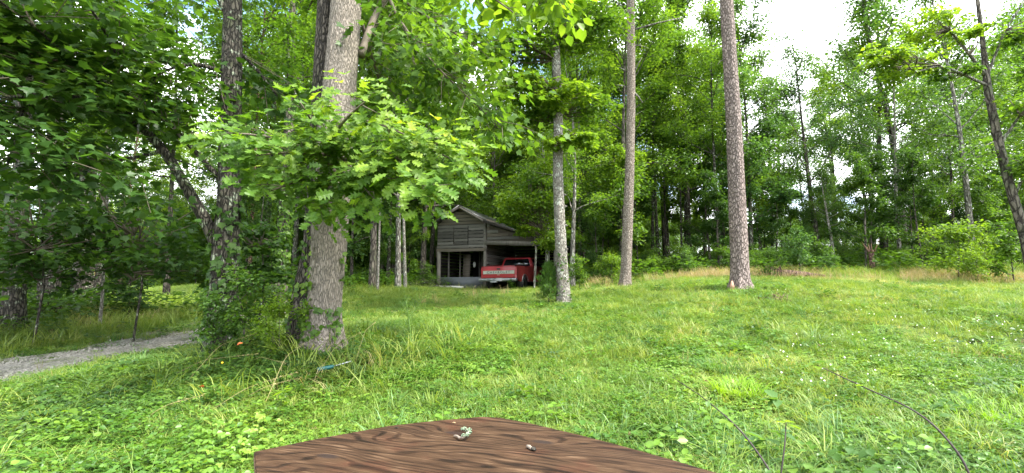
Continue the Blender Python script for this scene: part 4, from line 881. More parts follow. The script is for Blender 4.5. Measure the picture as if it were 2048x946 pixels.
def noted(px, Y, wpx, H, bark, label, V, rz=0, lean_px=0, name='broadleaf_tree', cat='tree', leaf=None):
    """tree at the bearing of a noted trunk; lean_px = sideways drift of the trunk per 100 px of height"""
    x = (px - 1024) / F_PX * Y / 1.0; x = P(px, 560, Y)[0]; r = wpx / 2 / F_PX * Y; base_r = {18: .165, 14: .14, 6.5: .055}[V['H']]; s = H / V['H']
    taken.append((x, Y)); return put_tree(V, x, Y, H, label, None, name, cat, rz, (math.atan(lean_px / 100), 0), bark, max(.3, r / (base_r * s)), leaf=leaf)
F_, O_, Sp = V_FOR, V_OPEN, V_SAP
noted(240, 21, 8, 13, 'bark_red', 'slim reddish trunk standing at the bright clearing beyond the gravel track', F_[3], 1.0, 2)
noted(335, 17, 12, 14, 'bark_forest', 'thin dark trunk between the clearing and the forked lichen tree', F_[1], .4, -3)
noted(500, 19, 10, 15, 'bark_red', 'slim reddish brown trunk just right of the forked lichen tree', F_[3], 2.2, 1)
noted(527, 22, 15, 16, 'bark_dark', 'dark trunk behind the slim reddish one left of the big oak', F_[1], 3.0, -2)
noted(703, 20, 7, 15, 'bark_forest', 'thin trunk just right of the big oak at the wood edge', F_[3], .5, 0)
noted(745, 18.5, 14, 17, 'bark_forest', 'brown trunk with a slim pale stem right beside it', F_[0], 1.6, 4)
noted(756, 17.9, 6, 12, 'bark_pale', 'slim pale lichened stem leaning against the brown trunk', F_[3], .9, 1)
noted(776, 23, 8, 16, 'bark_dark', 'narrow black trunk deeper in the wood left of the barn', F_[1], .1, 0)
noted(796, 20, 11, 16, 'bark_grey', 'grey upright trunk left of the pale leaning one', F_[0], 2.9, 1)
noted(811, 19.2, 8, 13, 'bark_pale', 'pale slender trunk leaning right near the barn', F_[3], 4.0, 7)
noted(806, 24, 9, 16, 'bark_dark', 'dark trunk showing behind the pale leaning one', F_[1], 4.4, 0)
noted(845, 25, 10, 17, 'bark_forest', 'brown trunk in the cluster at the left corner of the barn', F_[2], 5.2, 0)
noted(862, 27, 9, 17, 'bark_dark', 'dark trunk directly beside the left barn wall', F_[0], 5.9, 1)
noted(1094, 20.3, 11, 8.5, 'bark_grey', 'grey trunk at the right front of the lean-to with leafy low boughs', O_[0], .3, 1, leaf='leaf_bright')
noted(1144, 17, 11, 9, 'bark_grey', 'short grey trunk just right of the pale oak', O_[2], 2.3, 2, leaf='leaf_forest')
noted(1160, 24, 8, 16, 'bark_dark', 'dark trunk behind the short grey one right of the pale oak', F_[1], 1.3, 0)
noted(1305, 26, 8, 17, 'bark_dark', 'leaning black trunk between the two pines, leftmost of the dark group', F_[3], 2.0, -6)
noted(1318, 27, 8, 17, 'bark_dark', 'straight black trunk beside the leaning one between the pines', F_[1], 3.0, 0)
noted(1335, 28, 6, 15, 'bark_forest', 'thin brown trunk in the middle of the gap between the pines', F_[3], .7, 1)
noted(1365, 24, 5, 12, 'bark_dark', 'very thin black trunk left of the thick double trunk', F_[3], 5.1, 1)
noted(1378, 25, 12, 17, 'bark_dark', 'thick black double trunk midway between the pines', F_[2], 4.1, -2)
noted(1442, 20, 9, 12, 'bark_dark', 'dark trunk just left of the nearer big pine', F_[1], 2.6, 0)
noted(1505, 20, 9, 12, 'bark_dark', 'dark trunk just right of the nearer big pine', O_[1], 2.1, 0)
noted(1548, 24, 6, 11, 'bark_forest', 'thin trunk above the old stump at the right wood edge', O_[2], 1.1, 0)
noted(1640, 21.5, 11, 10.2, 'bark_forest', 'tree with pale upper trunk leaning left above the tan grass', O_[0], .2, -6)
noted(1670, 20, 7, 4.5, 'bark_pale', 'short bone pale trunk right of the leaning one', O_[1], .9, 1, leaf='leaf_forest')
noted(1772, 24, 13, 15, 'bark_dark', 'black trunk right of the splintered snag', O_[2], 3.2, -3)
noted(1804, 20.5, 8, 10, 'bark_grey', 'slender grey trunk standing against a thick black one', O_[1], 4.1, 2)
noted(1813, 23, 14, 16.5, 'bark_dark', 'thick black trunk behind the slender grey one', O_[0], 5.0, -1)
noted(1950, 19, 12, 12, 'bark_grey', 'grey brown trunk leaning left behind the bright shrubs', O_[2], .6, -15)
noted(1915, 26, 6, 11, 'bark_forest', 'thin far trunk left of the leaning grey brown one', O_[1], 2.6, 0)

# ---------------- big hand-placed trees
def pix_path(L_):                                    # [(px,py,Y,width_px)]
    pts = np.array([P(a, b, c) for a, b, c, d in L_]); r = np.array([d / 2 / F_PX * c for a, b, c, d in L_]); return pts, r
def trunk_mesh(g, L_, nseg=28, step=.08, amt=.05, flare=True, mat='bark_oak', name='trunk', org=None, ridges=0, extra=None):
    pts, r = pix_path(L_)
    if extra is not None: pts = np.vstack([pts, extra[0]]); r = np.concatenate([r, extra[1]])
    P_, r_ = resample(pts, r, step); w = wobble(g, P_, r_, nseg, amt, 4)
    an_ = np.arange(nseg) * 2 * math.pi / nseg; zz_ = np.maximum(0, P_[:, 2] - h1(P_[0, 0], P_[0, 1]))[:, None]; rr_ = max(.07, r_[0]); k_ = g.randint(4, 7); ph_ = g.uniform(0, 6)
    w = w * (1 + np.exp(-zz_ / (rr_ * .9)) * (.12 + .34 * np.clip(np.sin(an_[None] * k_ + ph_ + .6 * np.sin(an_[None] * 2)), 0, 1) ** 1.5))
    if ridges:
        an = np.arange(nseg) * 2 * math.pi / nseg; z = np.arange(len(P_))[:, None]
        w += ridges * np.sign(np.sin(an[None] * nseg / 4 + 2.2 * np.sin(z * .13) + 1.5 * np.sin(z * .31 + an[None] * 2))) * (g.rand(*w.shape) * .6 + .4)
    mb = MB(); mb.tube(P_ - (org if org is not None else 0), r_, nseg, True, w)
    return mb.mesh(name, M[mat], True), P_, r_
def up_extra(p0, p1, H, r_end):
    """carry a trunk on above the frame along its own direction"""
    d = nrm(np.array(p1) - np.array(p0)); k = (H - p1[2]) / max(d[2], .3); return np.array([p1 + d * k * t for t in (.33, .66, 1)]), np.array([r_end * .8, r_end * .5, r_end * .15])
def leaf_parts(root, C, D, Nn, size, meshes, g, limit, stuffname, shape, mat, names='leaf', width=1.0):
    """the nearest `limit` leaves one by one, the rest joined"""
    order = np.argsort(np.linalg.norm(C - CAM, axis=1)); near, far = order[:limit], order[limit:]; ro = np.array(root.location)
    X = np.cross(D, Nn); X /= np.linalg.norm(X, axis=1)[:, None] + 1e-9; D = D / np.linalg.norm(D, axis=1)[:, None]; Z = np.cross(X, D)
    for i in near:
        m = Matrix(((X[i][0], D[i][0], Z[i][0]), (X[i][1], D[i][1], Z[i][1]), (X[i][2], D[i][2], Z[i][2])))
        link(names, meshes[g.randint(len(meshes))], root, C[i] - ro, m.to_euler(), float(size[i]))
    if len(far):
        mb = MB()
        if shape == 'oakfull':
            V0, Q0 = oak_leaf(1); s = size[far]
            V = (C[far] - ro)[:, None] + s[:, None, None] * (V0[None, :, 0:1] * X[far][:, None] + V0[None, :, 1:2] * D[far][:, None] + V0[None, :, 2:3] * Z[far][:, None])
            Q = (Q0[None] + (np.arange(len(far)) * len(V0))[:, None, None]).reshape(-1, 4); mb.add(V.reshape(-1, 3), Q, a=np.repeat(g.rand(len(far)), len(V0)))
        else: leaves(mb, C[far] - ro, D[far], Nn[far], size[far], shape, g, width)
        tag(link(stuffname, mb.mesh(stuffname, mat, attr=True), root), kind='stuff')
def limbs_mesh(root, L_list, mat, name='branch', step=.15, n=7):
    out_ = []
    for Ls in L_list:
        pts, r = pix_path(Ls); P_, r_ = resample(pts, r, step); mb = MB(); mb.tube(P_ - np.array(root.location), r_, n, True); link(name, mb.mesh(name, M[mat], True), root); out_.append(P_)
    return out_
def twigs_for(g, limbs, n, Ln, mb, ro, rad=.006, upb=.1, start=.2):
    """side twigs along limb polylines; returns leaf-spray centres and their outward directions"""
    C = []; O = []; tot = np.array([np.linalg.norm(np.diff(l, axis=0), axis=1).sum() for l in limbs]); k = np.maximum(2, (n * tot / tot.sum())).astype(int)
    for l, m in zip(limbs, k):
        for j in range(m):
            f = g.uniform(start, 1) * (len(l) - 1.001); i = int(f); q = l[i] + (l[i + 1] - l[i]) * (f - i); t = nrm(l[i + 1] - l[i])
            d = nrm(t * .7 + g.normal(0, .65, 3) * np.array([1, 1, .5]) + np.array([0, 0, upb])); ln = Ln * g.uniform(.5, 1.3); e = q + d * ln; mid = (q + e) / 2 + g.normal(0, .05 * Ln, 3) + np.array([0, 0, .04 * Ln])
            mb.tube(np.array([q, mid, e]) - ro, [rad, rad * .7, rad * .35], 4)
            for c in (mid * .4 + e * .6, e): C.append(c); O.append(d)
        C.append(l[-1]); O.append(nrm(l[-1] - l[-2]))
    return np.array(C), np.array(O)
def cluster_leaves(g, C, O, n, rad, face=.0, droop=.25, ns=.4):
    k = g.randint(0, len(C), n); off = g.normal(0, 1, (n, 3)) * rad * np.array([1, 1, .45]); p = C[k] + off
    D = O[k] * .6 + off / (rad * 1.2) * .6 + g.normal(0, .35, (n, 3)); D[:, 2] = D[:, 2] * .5 - droop
    tc_ = CAM - p; tc_ /= np.linalg.norm(tc_, axis=1)[:, None]
    Nn = np.array([0, 0, 1.0]) + g.normal(0, ns, (n, 3)) + face * tc_
    return p, D, Nn
def tilt_out(p, cx_, k):                      # leaves of a bough turn their upper faces outwards from its centre
    o = p - cx_; o /= np.linalg.norm(o, axis=1)[:, None] + 1e-9; return o * k
OAKL = []
for i in range(5):
    V0, Q0 = oak_leaf(i + 1); OAKL.append(mesh_np('oak_leaf', V0, Q0, M['leaf_oak'], True))
def leafmesh(shape, mat, width=1.0):
    V0, T0 = SH[shape]; return mesh_np('leaf', V0 * np.array([width, 1, 1]), T0, M[mat], False, np.full(len(V0), .5))
# --- the big white oak with its darker second stem
g = rs(301)
LA = [(643, 740, 5.75, 96), (646, 706, 5.78, 78), (648, 670, 5.8, 66), (648, 620, 5.82, 62), (652, 560, 5.84, 66), (657, 500, 5.85, 69), (661, 420, 5.88, 70), (670, 300, 5.92, 67), (680, 170, 6.0, 63), (690, 50, 6.1, 60), (693, 0, 6.1, 59), (700, -150, 6.2, 54)]
LA2 = [(596, 740, 6.1, 66), (601, 700, 6.1, 54), (606, 640, 6.1, 52), (612, 570, 6.15, 44), (626, 500, 6.2, 36), (630, 400, 6.25, 34), (638, 250, 6.3, 34), (648, 80, 6.35, 34), (654, -60, 6.4, 32)]
pb = P(640, 703, 5.9); oak = empty('oak_tree', (pb[0], pb[1], h1(pb[0], pb[1])), 'big furrowed grey oak with a darker twin stem and a leafy low bough in front', 'tree')
ro = np.array(oak.location)
ex = up_extra(P(693, 0, 6.1), P(700, -150, 6.2), 17, .17); me, PA, rA = trunk_mesh(g, LA, 72, .05, .05, mat='bark_oak', org=ro, ridges=.018, extra=ex); link('trunk', me, oak)
ex2 = up_extra(P(648, 80, 6.35), P(654, -60, 6.4), 15, .1); me, PA2, _ = trunk_mesh(g, LA2, 48, .06, .06, mat='bark_darkoak', org=ro, ridges=.02, extra=ex2); tag(link('trunk', me, oak), 'darker mossy twin stem behind')
# high crown, above the frame
for k, (src, sc_, rzz) in enumerate(((V_FOR[2], .75, .5),)):
    o = link('crown', src['crown'], oak, (PA[-1] - ro)[:] - np.array([0, 0, 13.5]), (0, 0, rzz), (.85, .85, .85)); o['kind'] = 'stuff'
    link('branches', src['branches'], oak, (PA[-1] - ro)[:] - np.array([0, 0, 13.5]), (0, 0, rzz), (.85, .85, .85))
low = limbs_mesh(oak, [
    [(668, 345, 5.7, 16), (655, 300, 5.1, 10), (668, 265, 4.7, 7), (700, 225, 4.4, 5), (735, 200, 4.2, 3)],
    [(668, 340, 5.7, 14), (620, 300, 5.0, 9), (560, 275, 4.6, 6), (500, 262, 4.4, 4), (455, 266, 4.2, 2)],
    [(665, 350, 5.7, 10), (615, 350, 5.0, 7), (575, 372, 4.6, 5), (545, 380, 4.4, 3)],
    [(672, 340, 5.7, 14), (730, 290, 5.0, 9), (785, 305, 4.5, 6), (820, 335, 4.2, 5), (842, 368, 4.05, 2)],
    [(700, 290, 5.2, 8), (780, 275, 4.9, 6), (860, 295, 4.6, 5), (922, 328, 4.4, 2)],
    [(675, 350, 5.7, 9), (715, 350, 4.9, 6), (765, 350, 4.5, 4), (815, 365, 4.3, 2)],
    [(660, 320, 5.4, 8), (625, 235, 4.8, 5), (600, 205, 4.5, 3)], [(668, 340, 5.5, 8), (660, 380, 5.0, 5), (640, 400, 4.7, 3)], [(668, 300, 5.3, 7), (700, 330, 4.8, 5), (740, 390, 4.5, 3)],
    [(690, 235, 4.6, 6), (760, 240, 4.4, 4), (840, 285, 4.3, 3)],
    [(650, 310, 5.1, 7), (580, 300, 4.5, 5), (520, 310, 4.2, 3)]], 'twig')
tw = MB(); C, O = twigs_for(g, low, 120, .31, tw, ro, .005)
link('twigs', tw.mesh('twigs', M['twig'], True), oak)['kind'] = 'stuff'
p, D, Nn = cluster_leaves(g, C, O, 1800, .115, 0, .25, .42)
Nn += np.array([.25, -.75, 0])                                           # the bough droops towards the open lawn
leaf_parts(oak, p, D, Nn, g.uniform(.12, .195, len(p)), OAKL, g, 300, 'far_leaves', 'oakfull', M['leaf_oak_small'])
# bare dead twig hanging from the bough
pts, r = pix_path([(620, 330, 4.9, 3), (612, 370, 4.75, 3), (617, 400, 4.7, 3), (604, 420, 4.65, 2)]); link('dead_twig', MB().tube(pts - ro, r, 5).tube(pix_path([(617, 400, 4.7, 2), (638, 402, 4.7, 1)])[0] - ro, [.005, .003], 4).mesh('dead_twig', M['bark_pale']), oak)
# upper boughs reaching right over the lawn
upb = limbs_mesh(oak, [
    [(722, 110, 6.1, 18), (745, 40, 6.6, 14), (790, -40, 7.2, 10), (850, -80, 7.6, 7)],
    [(760, -60, 6.6, 12), (790, 30, 6.6, 6), (850, 110, 6.5, 5), (930, 190, 6.5, 3), (1000, 250, 6.5, 2)],
    [(735, 60, 6.8, 8), (760, 90, 6.9, 5), (830, 120, 7.0, 4), (900, 150, 7.1, 2)],
    [(780, -20, 7.0, 7), (830, 20, 7.2, 5), (900, 60, 7.4, 4), (960, 100, 7.5, 2)],
    [(722, 40, 6.3, 8), (760, 170, 7.2, 5), (800, 250, 7.4, 3)],
    [(850, -80, 7.6, 6), (950, -60, 7.0, 5), (1050, -30, 6.5, 4), (1130, 10, 6.0, 2)],
    [(900, -90, 5.4, 6), (950, -30, 5.0, 5), (1000, 5, 4.9, 4), (1040, 35, 4.9, 2)],
    [(1000, -70, 5.0, 5), (1060, -25, 4.8, 4), (1110, -20, 4.7, 2)]], 'twig')
tw = MB(); C, O = twigs_for(g, upb[:5], 150, .75, tw, ro, .007); link('twigs', tw.mesh('twigs', M['twig'], True), oak)['kind'] = 'stuff'
p, D, Nn = cluster_leaves(g, C, O, 2900, .22, 0, .45, .5); mb = MB(); leaves(mb, p - ro, D, Nn, g.uniform(.09, .16, len(p)), 'maple', g, .9); tag(link('upper_leaves', mb.mesh('upper_leaves', M['leaf_forest'], attr=True), oak), kind='stuff')
tw = MB(); C, O = twigs_for(g, upb[5:], 60, .36, tw, ro, .005); link('twigs', tw.mesh('twigs', M['twig'], True), oak)['kind'] = 'stuff'
p, D, Nn = cluster_leaves(g, C, O, 560, .11, 0, .35, .45); mb = MB(); leaves(mb, p - ro, D, Nn, g.uniform(.12, .19, len(p)), 'oval', g, 1.25); tag(link('overhanging_leaves', mb.mesh('overhanging_leaves', M['leaf_bright'], attr=True), oak), kind='stuff')
# ivy climbing the trunk foot
def ivy_on(root, P_, r_, z0, z1, n, size, g, name='ivy', matn='leaf_forest', az=(0, 6.283), shape='maple'):
    C = []; D = []; Nn = []; zz = P_[:, 2]
    for i in range(n):
        z = z0 + (z1 - z0) * g.rand() ** 1.5; c = np.array([np.interp(z, zz, P_[:, k]) for k in range(3)]); r = np.interp(z, zz, r_); a = g.uniform(*az); o = np.array([math.cos(a), math.sin(a), 0])
        C.append(c + o * (r * 1.04 + g.uniform(.0, .05))); D.append(np.array([g.normal(0, .5), g.normal(0, .5), -.8]) + o * .3); Nn.append(o + g.normal(0, .35, 3) + np.array([0, 0, .4]))
    C = np.array(C) - np.array(root.location); mb = MB(); leaves(mb, C, np.array(D), np.array(Nn), g.uniform(.6, 1.2, n) * size, shape, g); tag(link(name, mb.mesh(name, M[matn], attr=True), root), kind='stuff')
z0 = ro[2]
ivy_on(oak, PA, rA, z0 + .0, z0 + .6, 90, .085, g, az=(3.3, 6.2)); ivy_on(oak, PA, rA, z0 + .2, z0 + 1.6, 60, .08, g, az=(3.4, 4.3)); ivy_on(oak, PA, rA, z0 + .9, z0 + 1.5, 16, .07, g, az=(5.9, 6.4))
ivy_on(oak, PA2, rA[:1].repeat(len(PA2)) * .55, z0, z0 + 1.5, 150, .085, g, 'ivy', 'leaf_dark', az=(2.8, 5.6))

# --- forked dark tree with lichen
g = rs(302)
LB = [(442, 760, 6.9, 62), (441, 705, 6.9, 52), (446, 600, 6.95, 46), (450, 500, 7.0, 46), (458, 400, 7.0, 40), (460, 250, 7.05, 38), (464, 120, 7.1, 36), (466, 0, 7.2, 33), (470, -120, 7.3, 28)]
pb = P(442, 712, 6.9); lich = empty('forked_tree', (pb[0], pb[1], h1(pb[0], pb[1])), 'dark lichen spotted tree with a long stem forking off to the upper left', 'tree'); ro = np.array(lich.location)
me, PB, rB = trunk_mesh(g, LB, 40, .06, .06, mat='bark_dark', org=ro, ridges=.015, extra=up_extra(P(466, 0, 7.2), P(470, -120, 7.3), 14, .1)); link('trunk', me, lich)
big = limbs_mesh(lich, [
    [(455, 545, 7.0, 26), (432, 480, 6.95, 25), (405, 430, 6.9, 22), (370, 370, 6.8, 20), (330, 300, 6.7, 18), (270, 240, 6.5, 15), (200, 185, 6.2, 12), (100, 120, 5.9, 9), (0, 60, 5.6, 7), (-120, 20, 5.3, 4)],
    [(455, 375, 7.0, 13), (415, 330, 6.9, 10), (370, 280, 6.7, 9), (310, 220, 6.5, 8), (230, 170, 6.2, 7), (120, 140, 5.8, 5), (0, 110, 5.4, 4)],
    [(458, 150, 7.1, 12), (430, 135, 7.0, 9), (400, 120, 6.8, 7), (340, 130, 6.6, 5), (290, 165, 6.4, 3)],
    [(462, 45, 7.2, 14), (445, 5, 7.1, 11), (420, -40, 7.0, 8), (350, -80, 6.7, 5)],
    [(462, 90, 7.1, 8), (510, 130, 7.3, 6), (560, 200, 7.5, 4)],
    [(200, 190, 6.2, 8), (150, 200, 5.8, 6), (60, 190, 5.3, 5), (-60, 200, 4.9, 3)],
    [(60, 150, 5.7, 7), (40, 250, 5.4, 6), (15, 330, 5.2, 4)],
    [(330, 300, 6.7, 9), (260, 320, 6.4, 6), (180, 330, 6.1, 4), (100, 345, 5.8, 2)],
    [(240, 120, 6.0, 8), (200, 40, 5.6, 6), (150, -30, 5.2, 4)],
    [(120, 100, 5.6, 6), (60, 40, 5.2, 5), (-20, -10, 4.8, 3)]], 'bark_dark', n=12)
tw = MB(); C, O = twigs_for(g, big[1:], 170, .95, tw, ro, .008, start=.1); link('twigs', tw.mesh('twigs', M['twig'], True), lich)['kind'] = 'stuff'
C2, O2 = twigs_for(g, [big[0][len(big[0]) // 3:]], 70, .95, MB(), ro)
C = np.vstack([C, C2]); O = np.vstack([O, O2])
p, D, Nn = cluster_leaves(g, C, O, 7200, .26, 0, .25, .4)
leaf_parts(lich, p, D, Nn, g.uniform(.10, .165, len(p)), [leafmesh('maple', 'leaf_dark'), leafmesh('maple', 'leaf_dark', .85)], g, 300, 'canopy_leaves', 'maple', M['leaf_dark'])
o = link('crown', V_FOR[0]['crown'], lich, PB[-1] - ro - np.array([0, 0, 9.5]), (0, 0, 1), (.72, .72, .6)); o['kind'] = 'stuff'
ivy_on(lich, PB, rB, ro[2] - .1, ro[2] + 2.4, 620, .11, g, 'ivy', 'leaf_dark')

# --- pale oak in the middle of the lawn
g = rs(303)
LN = [(1128, 618, 11.5, 34), (1128, 600, 11.5, 27), (1124, 540, 11.5, 24), (1120, 440, 11.5, 22), (1116, 350, 11.55, 21), (1117, 250, 11.6, 20), (1113, 150, 11.6, 19), (1109, 50, 11.7, 17), (1106, -60, 11.8, 14)]
pb = P(1128, 608, 11.5); pale = empty('pale_oak', (pb[0], pb[1], h1(pb[0], pb[1])), 'pale barked oak on the lawn with leaf tufts on its bare trunk', 'tree'); ro = np.array(pale.location)
me, PN, rN = trunk_mesh(g, LN, 28, .10, .07, mat='bark_pale', org=ro, ridges=.015, extra=up_extra(P(1109, 50, 11.7), P(1106, -60, 11.8), 15, .1)); link('trunk', me, pale)
for i, (t, a, s) in enumerate(((.36, 5.9, .05), (.40, 6.0, .05), (.30, 5.8, .045), (.22, 5.5, .04))):
    k = int(len(PN) * t * .5); mb = MB(); c = PN[k] + np.array([math.cos(a), math.sin(a), 0]) * rN[k]; mb.tube([c + (-.02, 0, .04) - ro, c + (.03, 0, 0) - ro, c + (-.01, 0, -.05) - ro], [.01, s, .012], 8, True); link('burl', mb.mesh('burl', M['bark_pale'], True), pale)
def clumps(root, g, spec, leafm, shape='oval', width=1.15, bark='twig', names='leaf_clump'):
    """leaf tufts: (px,py,Y, rx,ry,rz metres, n leaves, leaf size, trunk px,py)"""
    ro = np.array(root.location)
    for (px, py, Y, rx, ry, rz, n, size, tx, ty) in spec:
        c = P(px, py, Y); t = P(tx, ty, Y + (0 if tx is None else .05)); m = max(5, int(n / 45)); q = g.normal(0, 1, (m, 3)); q /= np.linalg.norm(q, axis=1)[:, None]; q *= (g.rand(m) ** .4)[:, None] * np.array([rx, ry, rz]); ctr = c + q
        mb = MB()
        for e in ctr: mid = (t + e) / 2 + g.normal(0, .08, 3); mb.tube(np.array([t, mid, e]) - ro, [.018, .012, .004], 4)
        link('boughs', mb.mesh('boughs', M[bark], True), root)['kind'] = 'stuff'
        p, o, k = sprays(g, ctr, max(.14, min(rx, rz) * .55), n, .45); D, Nn = leafdirs(g, o); mb = MB(); leaves(mb, p - ro, D, Nn, g.uniform(.7, 1.2, n) * size, shape, g, width)
        tag(link(names, mb.mesh(names, M[leafm], attr=True), root), kind='stuff')
clumps(pale, g, [(1165, 282, 11.3, .62, .4, .26, 900, .12, 1118, 290), (1110, 285, 11.2, .22, .3, .12, 260, .10, 1116, 290), (1130, 190, 11.3, .75, .5, .40, 1000, .13, 1114, 200), (1055, 165, 11.3, .8, .5, .45, 1000, .13, 1112, 180)], 'leaf_bright')
clumps(pale, g, [(1040, 85, 11.6, 1.2, .9, .6, 2400, .12, 1110, 120), (1170, 60, 11.8, 1.2, .9, .8, 2600, .12, 1108, 90), (1060, 230, 12.0, .9, .7, .5, 1500, .12, 1115, 240), (1090, 0, 12, 1.6, 1.2, .7, 2600, .12, 1108, 30), (1175, 210, 12.2, .7, .7, .6, 1200, .12, 1116, 230)], 'leaf_forest')
ivy_on(pale, PN, rN, ro[2], ro[2] + 1.3, 190, .06, g)
# --- the two pines
def pine(name_label, Ls, H, mat, seed, stubs):
    g = rs(seed); b = P(*Ls[1][:3]); root = empty('pine_tree', (b[0], b[1], h1(b[0], b[1])), name_label, 'tree'); ro = np.array(root.location)
    pe = up_extra(P(*Ls[-2][:3]), P(*Ls[-1][:3]), H, Ls[-1][3] / 2 / F_PX * Ls[-1][2]); me, PP, rr = trunk_mesh(g, Ls, 40, .07, .04, mat=mat, org=ro, ridges=.018, extra=pe); link('trunk', me, root)
    for (px, py, dx, dy, w) in stubs:
        a = P(px, py, Ls[3][2]); e = a + np.array([dx, g.uniform(-.3, .1), dy]); link('dead_stub', MB().tube(np.array([a, (a + e) / 2 + (0, 0, .03), e]) - ro, [w, w * .7, w * .3], 6, True).mesh('dead_stub', M['bark_grey'], True), root)
    top = PP[-1]; cent = []; bb = MB()
    for i in range(22):
        z = top[2] - 5.5 + i * .26; q = np.array([np.interp(z, PP[:, 2], PP[:, k]) for k in range(3)]); a = i * 2.4; ln = 2.4 * (1 - (i / 26) ** 2); e = q + np.array([math.cos(a) * ln, math.sin(a) * ln, .5]); bb.tube(np.array([q, (q + e) / 2 + (0, 0, .1), e]) - ro, [.05, .03, .01], 5)
        cent += [q + (e - q) * t for t in (.5, .75, 1)]
    link('branches', bb.mesh('branches', M[mat], True), root)
    cent = np.array(cent); p, o, k = sprays(g, cent, .5, 9000, .5); mb = MB(); D = o + g.normal(0, .2, o.shape) + (0, 0, .2); leaves(mb, p - ro, D, g.normal(0, 1, o.shape), g.uniform(.2, .3, len(p)), 'diamond', g, .12); tag(link('crown', mb.mesh('crown', M['needle'], attr=True), root), kind='stuff')
    return root, PP, rr
pine('slimmer pine with bare brown trunk and broken stubs near its top', [(1249, 590, 14, 28), (1250, 574, 14, 24), (1252, 540, 14, 20.5), (1255, 470, 14, 20), (1259, 350, 14, 18.5), (1262, 200, 14, 17.5), (1262, 60, 14, 16), (1261, -40, 14, 14)], 17, 'bark_pine2', 311,
     [(1266, 150, .25, .5, .03), (1256, 62, -.6, .3, .03), (1266, 60, 1.6, .35, .035), (1268, 185, .18, -.45, .04), (1256, 175, -.45, .05, .02), (1254, 30, -.5, .5, .03), (1266, 90, .5, -.1, .02), (1256, 145, -.35, .12, .02), (1268, 235, .2, .12, .015)])
pr, PP, rr = pine('tallest thick pine with straight purplish grey trunk and swollen foot', [(1482, 592, 11, 52), (1481, 576, 11, 41), (1480, 560, 11, 35), (1478, 500, 11, 33), (1474, 400, 11, 31.5), (1468, 250, 11, 28.5), (1460, 120, 11, 26.5), (1453, 0, 11, 25), (1447, -100, 11, 23)], 19, 'bark_pine', 312,
     [(1447, 120, -.12, -.08, .02), (1480, 30, .06, .05, .02)])
b = P(1464, 572, 10.83); link('root_scar', MB().tube(np.array([(0, 0, -.12), (0, .0, .0), (.02, .03, .12)]) + b - np.array(pr.location), [.06, .055, .02], 10, True).mesh('root_scar', M['red_wood'], True), pr)
# --- ivy covered trunk left of the oak
def pixtree(name, label, Ls, mat, H, seed, crown=None, crs=.8, nseg=20, cdz=-8, amt=.06, cat='tree'):
    g = rs(seed); b = P(*Ls[1][:3]); root = empty(name, (b[0], b[1], h1(b[0], b[1])), label, cat); ro = np.array(root.location)
    me, PP, rr = trunk_mesh(g, Ls, nseg, .12, amt, mat=mat, org=ro, ridges=.012, extra=up_extra(P(*Ls[-2][:3]), P(*Ls[-1][:3]), H, Ls[-1][3] / 2 / F_PX * Ls[-1][2])); link('trunk', me, root)
    if crown is not None:
        q = PP[-1] - ro + np.array([0, 0, -crown['H'] * crs + .3]); link('branches', crown['branches'], root, q, (0, 0, seed), crs); link('crown', crown['crown'], root, q, (0, 0, seed), crs)['kind'] = 'stuff'
    taken.append((b[0], b[1])); return root, PP, rr
g = rs(320)
rj, PJ, rJ = pixtree('ivy_clad_tree', 'ivy covered trunk with bare brown foot left of the big oak', [(553, 612, 15.5, 40), (555, 600, 15.5, 34), (560, 540, 15.5, 26), (568, 440, 15.5, 24), (576, 340, 15.5, 22), (580, 200, 15.5, 19)], 'bark_forest', 15, 321, V_FOR[1], .7)
ivy_on(rj, PJ, rJ, rj.location[2] + 1.0, rj.location[2] + 5.5, 1500, .13, g, 'ivy', 'leaf_forest')
pixtree('broadleaf_tree', 'nearest dark trunk at far left beyond the gravel track', [(22, 690, 9.8, 46), (26, 660, 9.8, 40), (29, 600, 9.8, 36), (36, 500, 9.8, 29), (42, 380, 9.8, 26), (48, 200, 9.8, 24)], 'bark_dark', 15, 322, V_FOR[0], .72)
pixtree('broadleaf_tree', 'dark trunk with pale grey left face, second from the far left', [(96, 645, 12, 38), (97, 630, 12, 34), (99, 560, 12, 33), (104, 470, 12, 30), (108, 350, 12, 27)], 'bark_dark', 15, 323, V_FOR[2], .72)
pixtree('broadleaf_tree', 'thick dark trunk left of the thinner one beside the clearing', [(163, 632, 14, 40), (164, 617, 14, 37), (167, 560, 14, 33), (172, 470, 14, 30), (176, 350, 14, 27)], 'bark_dark', 16, 324, V_FOR[0], .8)
pixtree('broadleaf_tree', 'thinner black trunk right beside the thick dark one at the clearing', [(195, 622, 13.2, 18), (196, 607, 13.2, 15), (200, 540, 13.2, 14), (207, 450, 13.2, 13), (212, 330, 13.2, 12)], 'bark_dark', 14, 325, V_FOR[3], .7)
pixtree('sapling', 'very thin pale sapling stem across the verge on the left', [(198, 672, 10.5, 7), (199, 655, 10.5, 6), (205, 590, 10.5, 5), (210, 500, 10.5, 4), (214, 400, 10.5, 3)], 'bark_pale', 5.5, 326, V_SAP[3], .55, 8)
rt, PR_, rR = pixtree('broadleaf_tree', 'slender tree leaning left at the right edge of the view', [(2075, 590, 13, 24), (2070, 565, 13, 20), (2050, 470, 13, 18), (2022, 380, 13, 16), (1996, 280, 13, 14), (1976, 180, 13, 12), (1967, 100, 13, 9), (1955, 0, 13, 7)], 'bark_forest', 13, 327, None)
g = rs(328)
